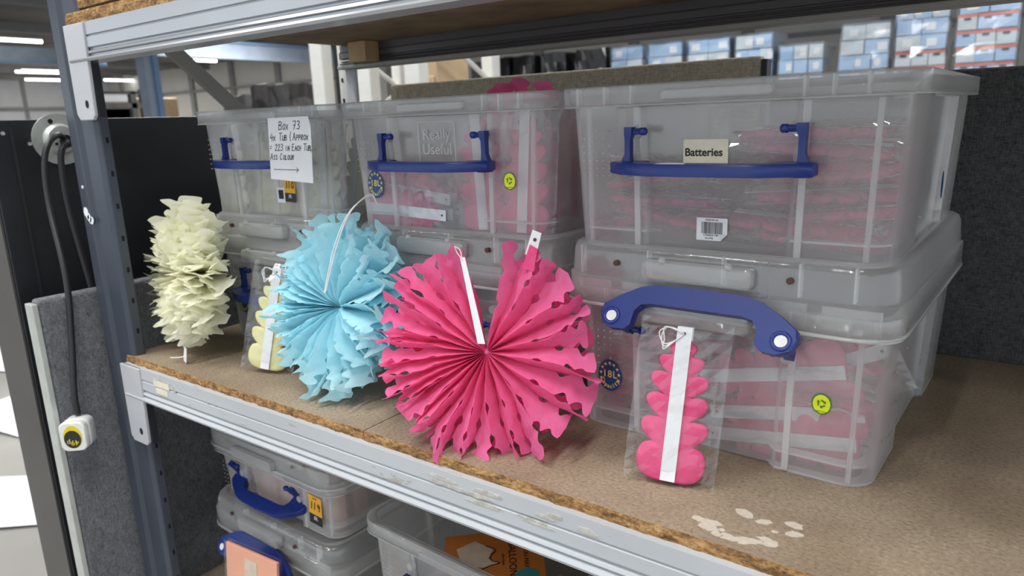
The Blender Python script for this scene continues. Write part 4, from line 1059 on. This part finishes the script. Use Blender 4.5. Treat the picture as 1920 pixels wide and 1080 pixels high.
# ------------------------------------------------------------------ boxes on the shelf below
LZ = -.490
bw = dict(W_=.378, D_=.44, H_=.115)
lb = tub('closed clear box with a 119 lot label under the shelf', (-1.083, .912, LZ + .172), R(-1), group='boxes on the shelf below', hang=-32, hx=-.016, hz=.078, dim=True, **bw)
lid(lb, .386, .448, .105, .04, .045, False); sb = lot_label(lb, .126, .052, -.2096, '119', R(3), 1.25)
boxes['B1'] = lb
p = rrect(.128, .022, .007, 4, -.020, .118); q = MB(); q.loft([[(x, -.222, z) for x, z in p], [(-.02 + (x + .02) * .96, -.234, .118 + (z - .118) * .85) for x, z in p]], False, True).build('front_latch', 'lid_plastic', lb, True, solid=.0014, sharp=40)
lb2 = tub('closed clear box under the 119 box, partly behind the salmon card', (-1.083, .905, LZ), R(-1.5), group='boxes on the shelf below', hang=118, hz=.080, dim=False, W_=.384, D_=.45, H_=.125)
lid(lb2, .392, .458, .108, .045, .0645, False); boxes['B2'] = lb2
p = rrect(.128, .024, .007, 4, -.005, .150); q = MB(); q.loft([[(x, -.226, z) for x, z in p], [(-.005 + (x + .005) * .96, -.240, .150 + (z - .150) * .85) for x, z in p]], False, True).build('front_latch', 'lid_plastic', lb2, True, solid=.0014, sharp=40)
def card_pack(loc, rz, w_, d_, h_, mat, label, group=None):
    t = thing('card_pack', label, 'card pack', loc, rz, group)
    MB().box(-w_ / 2, w_ / 2, -d_ / 2, d_ / 2, 0, h_).build('card', mat, t, bevel=.001)
    MB().box(-w_ * .12, w_ * .12, -d_ / 2 - .0008, -d_ / 2 - .0002, h_ * .1, h_ * .9).build('print_panel', 'pale_print', t)
    MB().box(-w_ / 2 - .003, w_ / 2 + .003, -d_ / 2 - .002, d_ / 2 + .002, 0, h_ + .004).build('clear_sleeve', 'film', t)
    return t
for i in range(7):
    card_pack((-1.210 + .042 * i, .738 + .004 * (i % 2), LZ + .178), R(rng.uniform(-14, 14)), .038, .030, .088, 'peach_card', 'peach card pack in the 119 box, front row, %s from the left' % ('first', 'second', 'third', 'fourth', 'fifth', 'sixth', 'seventh')[i], 'peach card packs in the 119 box')
for i in range(6):
    card_pack((-1.205 + .048 * i, .79, LZ + .178), R(rng.uniform(-14, 14)), .042, .030, .085, 'peach_card', 'peach card pack in the 119 box, back row, %s from the left' % ('first', 'second', 'third', 'fourth', 'fifth', 'sixth')[i], 'peach card packs deeper in the 119 box')
sp = card_pack((-1.045, .606, LZ + .0), R(6), .135, .006, .156, 'salmon_card', 'salmon card in a clear sleeve leaning on the lowest closed box')
sp.rotation_euler = (R(-6), 0, R(4))
ob = tub('open clear tub with an orange balloon card on the shelf below', (-.632, .925, LZ), R(-3), group='boxes on the shelf below', W_=.40, D_=.48, H_=.252, hang=0, hz=.18)
boxes['OB'] = ob
oc = thing('balloon_card', 'orange card reading balloon with a teal balloon, lying in the open lower tub', 'card', (-.640, .79, LZ + .195)); oc.rotation_euler = (R(-86), R(6), R(-52))
MB().box(-.065, .065, -.0008, .0008, -.08, .08).build('card', 'orange_card', oc)
put_text(oc, 'BALLOON', .017, 'ink', (.006, -.0014, .030)); put_text(oc, 'YOU MAY', .011, 'ink', (.006, -.0014, .052)); put_text(oc, 'place here', .006, 'ink', (.006, -.0014, .016))
MB().prism(oval(.013, .019, 24, .045, .052), -.0016, -.0009, 'y').build('balloon_print', 'teal_print', oc)
MB().prism([(-.045, -.03), (-.02, .0), (.0, -.008), (.012, .008), (.02, -.012), (.01, -.05), (-.03, -.06)], -.0014, -.0009, 'y').build('figure_print', 'pale_print', oc)
o = MB().tube(spline([(-.030, -.0016, -.012), (-.018, -.0016, .004), (-.006, -.0016, -.004), (.006, -.0016, -.003), (.013, -.0016, .010), (.017, -.0016, -.004), (.024, -.0016, -.020)], 5), .0009, 5).build('figure_outline', 'ink', oc)
for i in range(9):
    x0 = -.575 + .016 * i; rr_ = random.Random(i + 50)
    t = thing('foil_sleeve', ('clear dark-filled foil sleeve behind the orange balloon card, %s from the left' if i % 3 else 'coppery foil sleeve behind the orange balloon card, %s from the left') % ('first', 'second', 'third', 'fourth', 'fifth', 'sixth', 'seventh', 'eighth', 'ninth')[i], 'foil sleeve', (x0, .78 + .012 * i, LZ + .17 + .006 * (i % 3)), 0, 'foil sleeves in the open lower tub' if i % 3 else 'coppery foil sleeves in the open lower tub')
    mb = MB(); n = 9
    for s_ in (0, 1):
        V = [(u * .16 / n, (v - 2) * .012, s_ * .006 * (1 - abs(v - 2) / 2.2) + rr_.uniform(-.0016, .0016)) for u in range(n + 1) for v in range(5)]
        mb.add(V, [(u * 5 + v, u * 5 + v + 1, u * 5 + v + 6, u * 5 + v + 5) for u in range(n) for v in range(4)])
    mb.build('sleeve', 'copper_foil' if i % 3 == 0 else 'film', t, False, normals=False)
    MB().box(.01, .15, -.016, .016, .0015, .004).build('insert', 'machine_dark' if i % 3 else 'copper_foil', t)
    t.rotation_euler = (0, R(-8), R(-20 + rr_.uniform(-14, 14)))
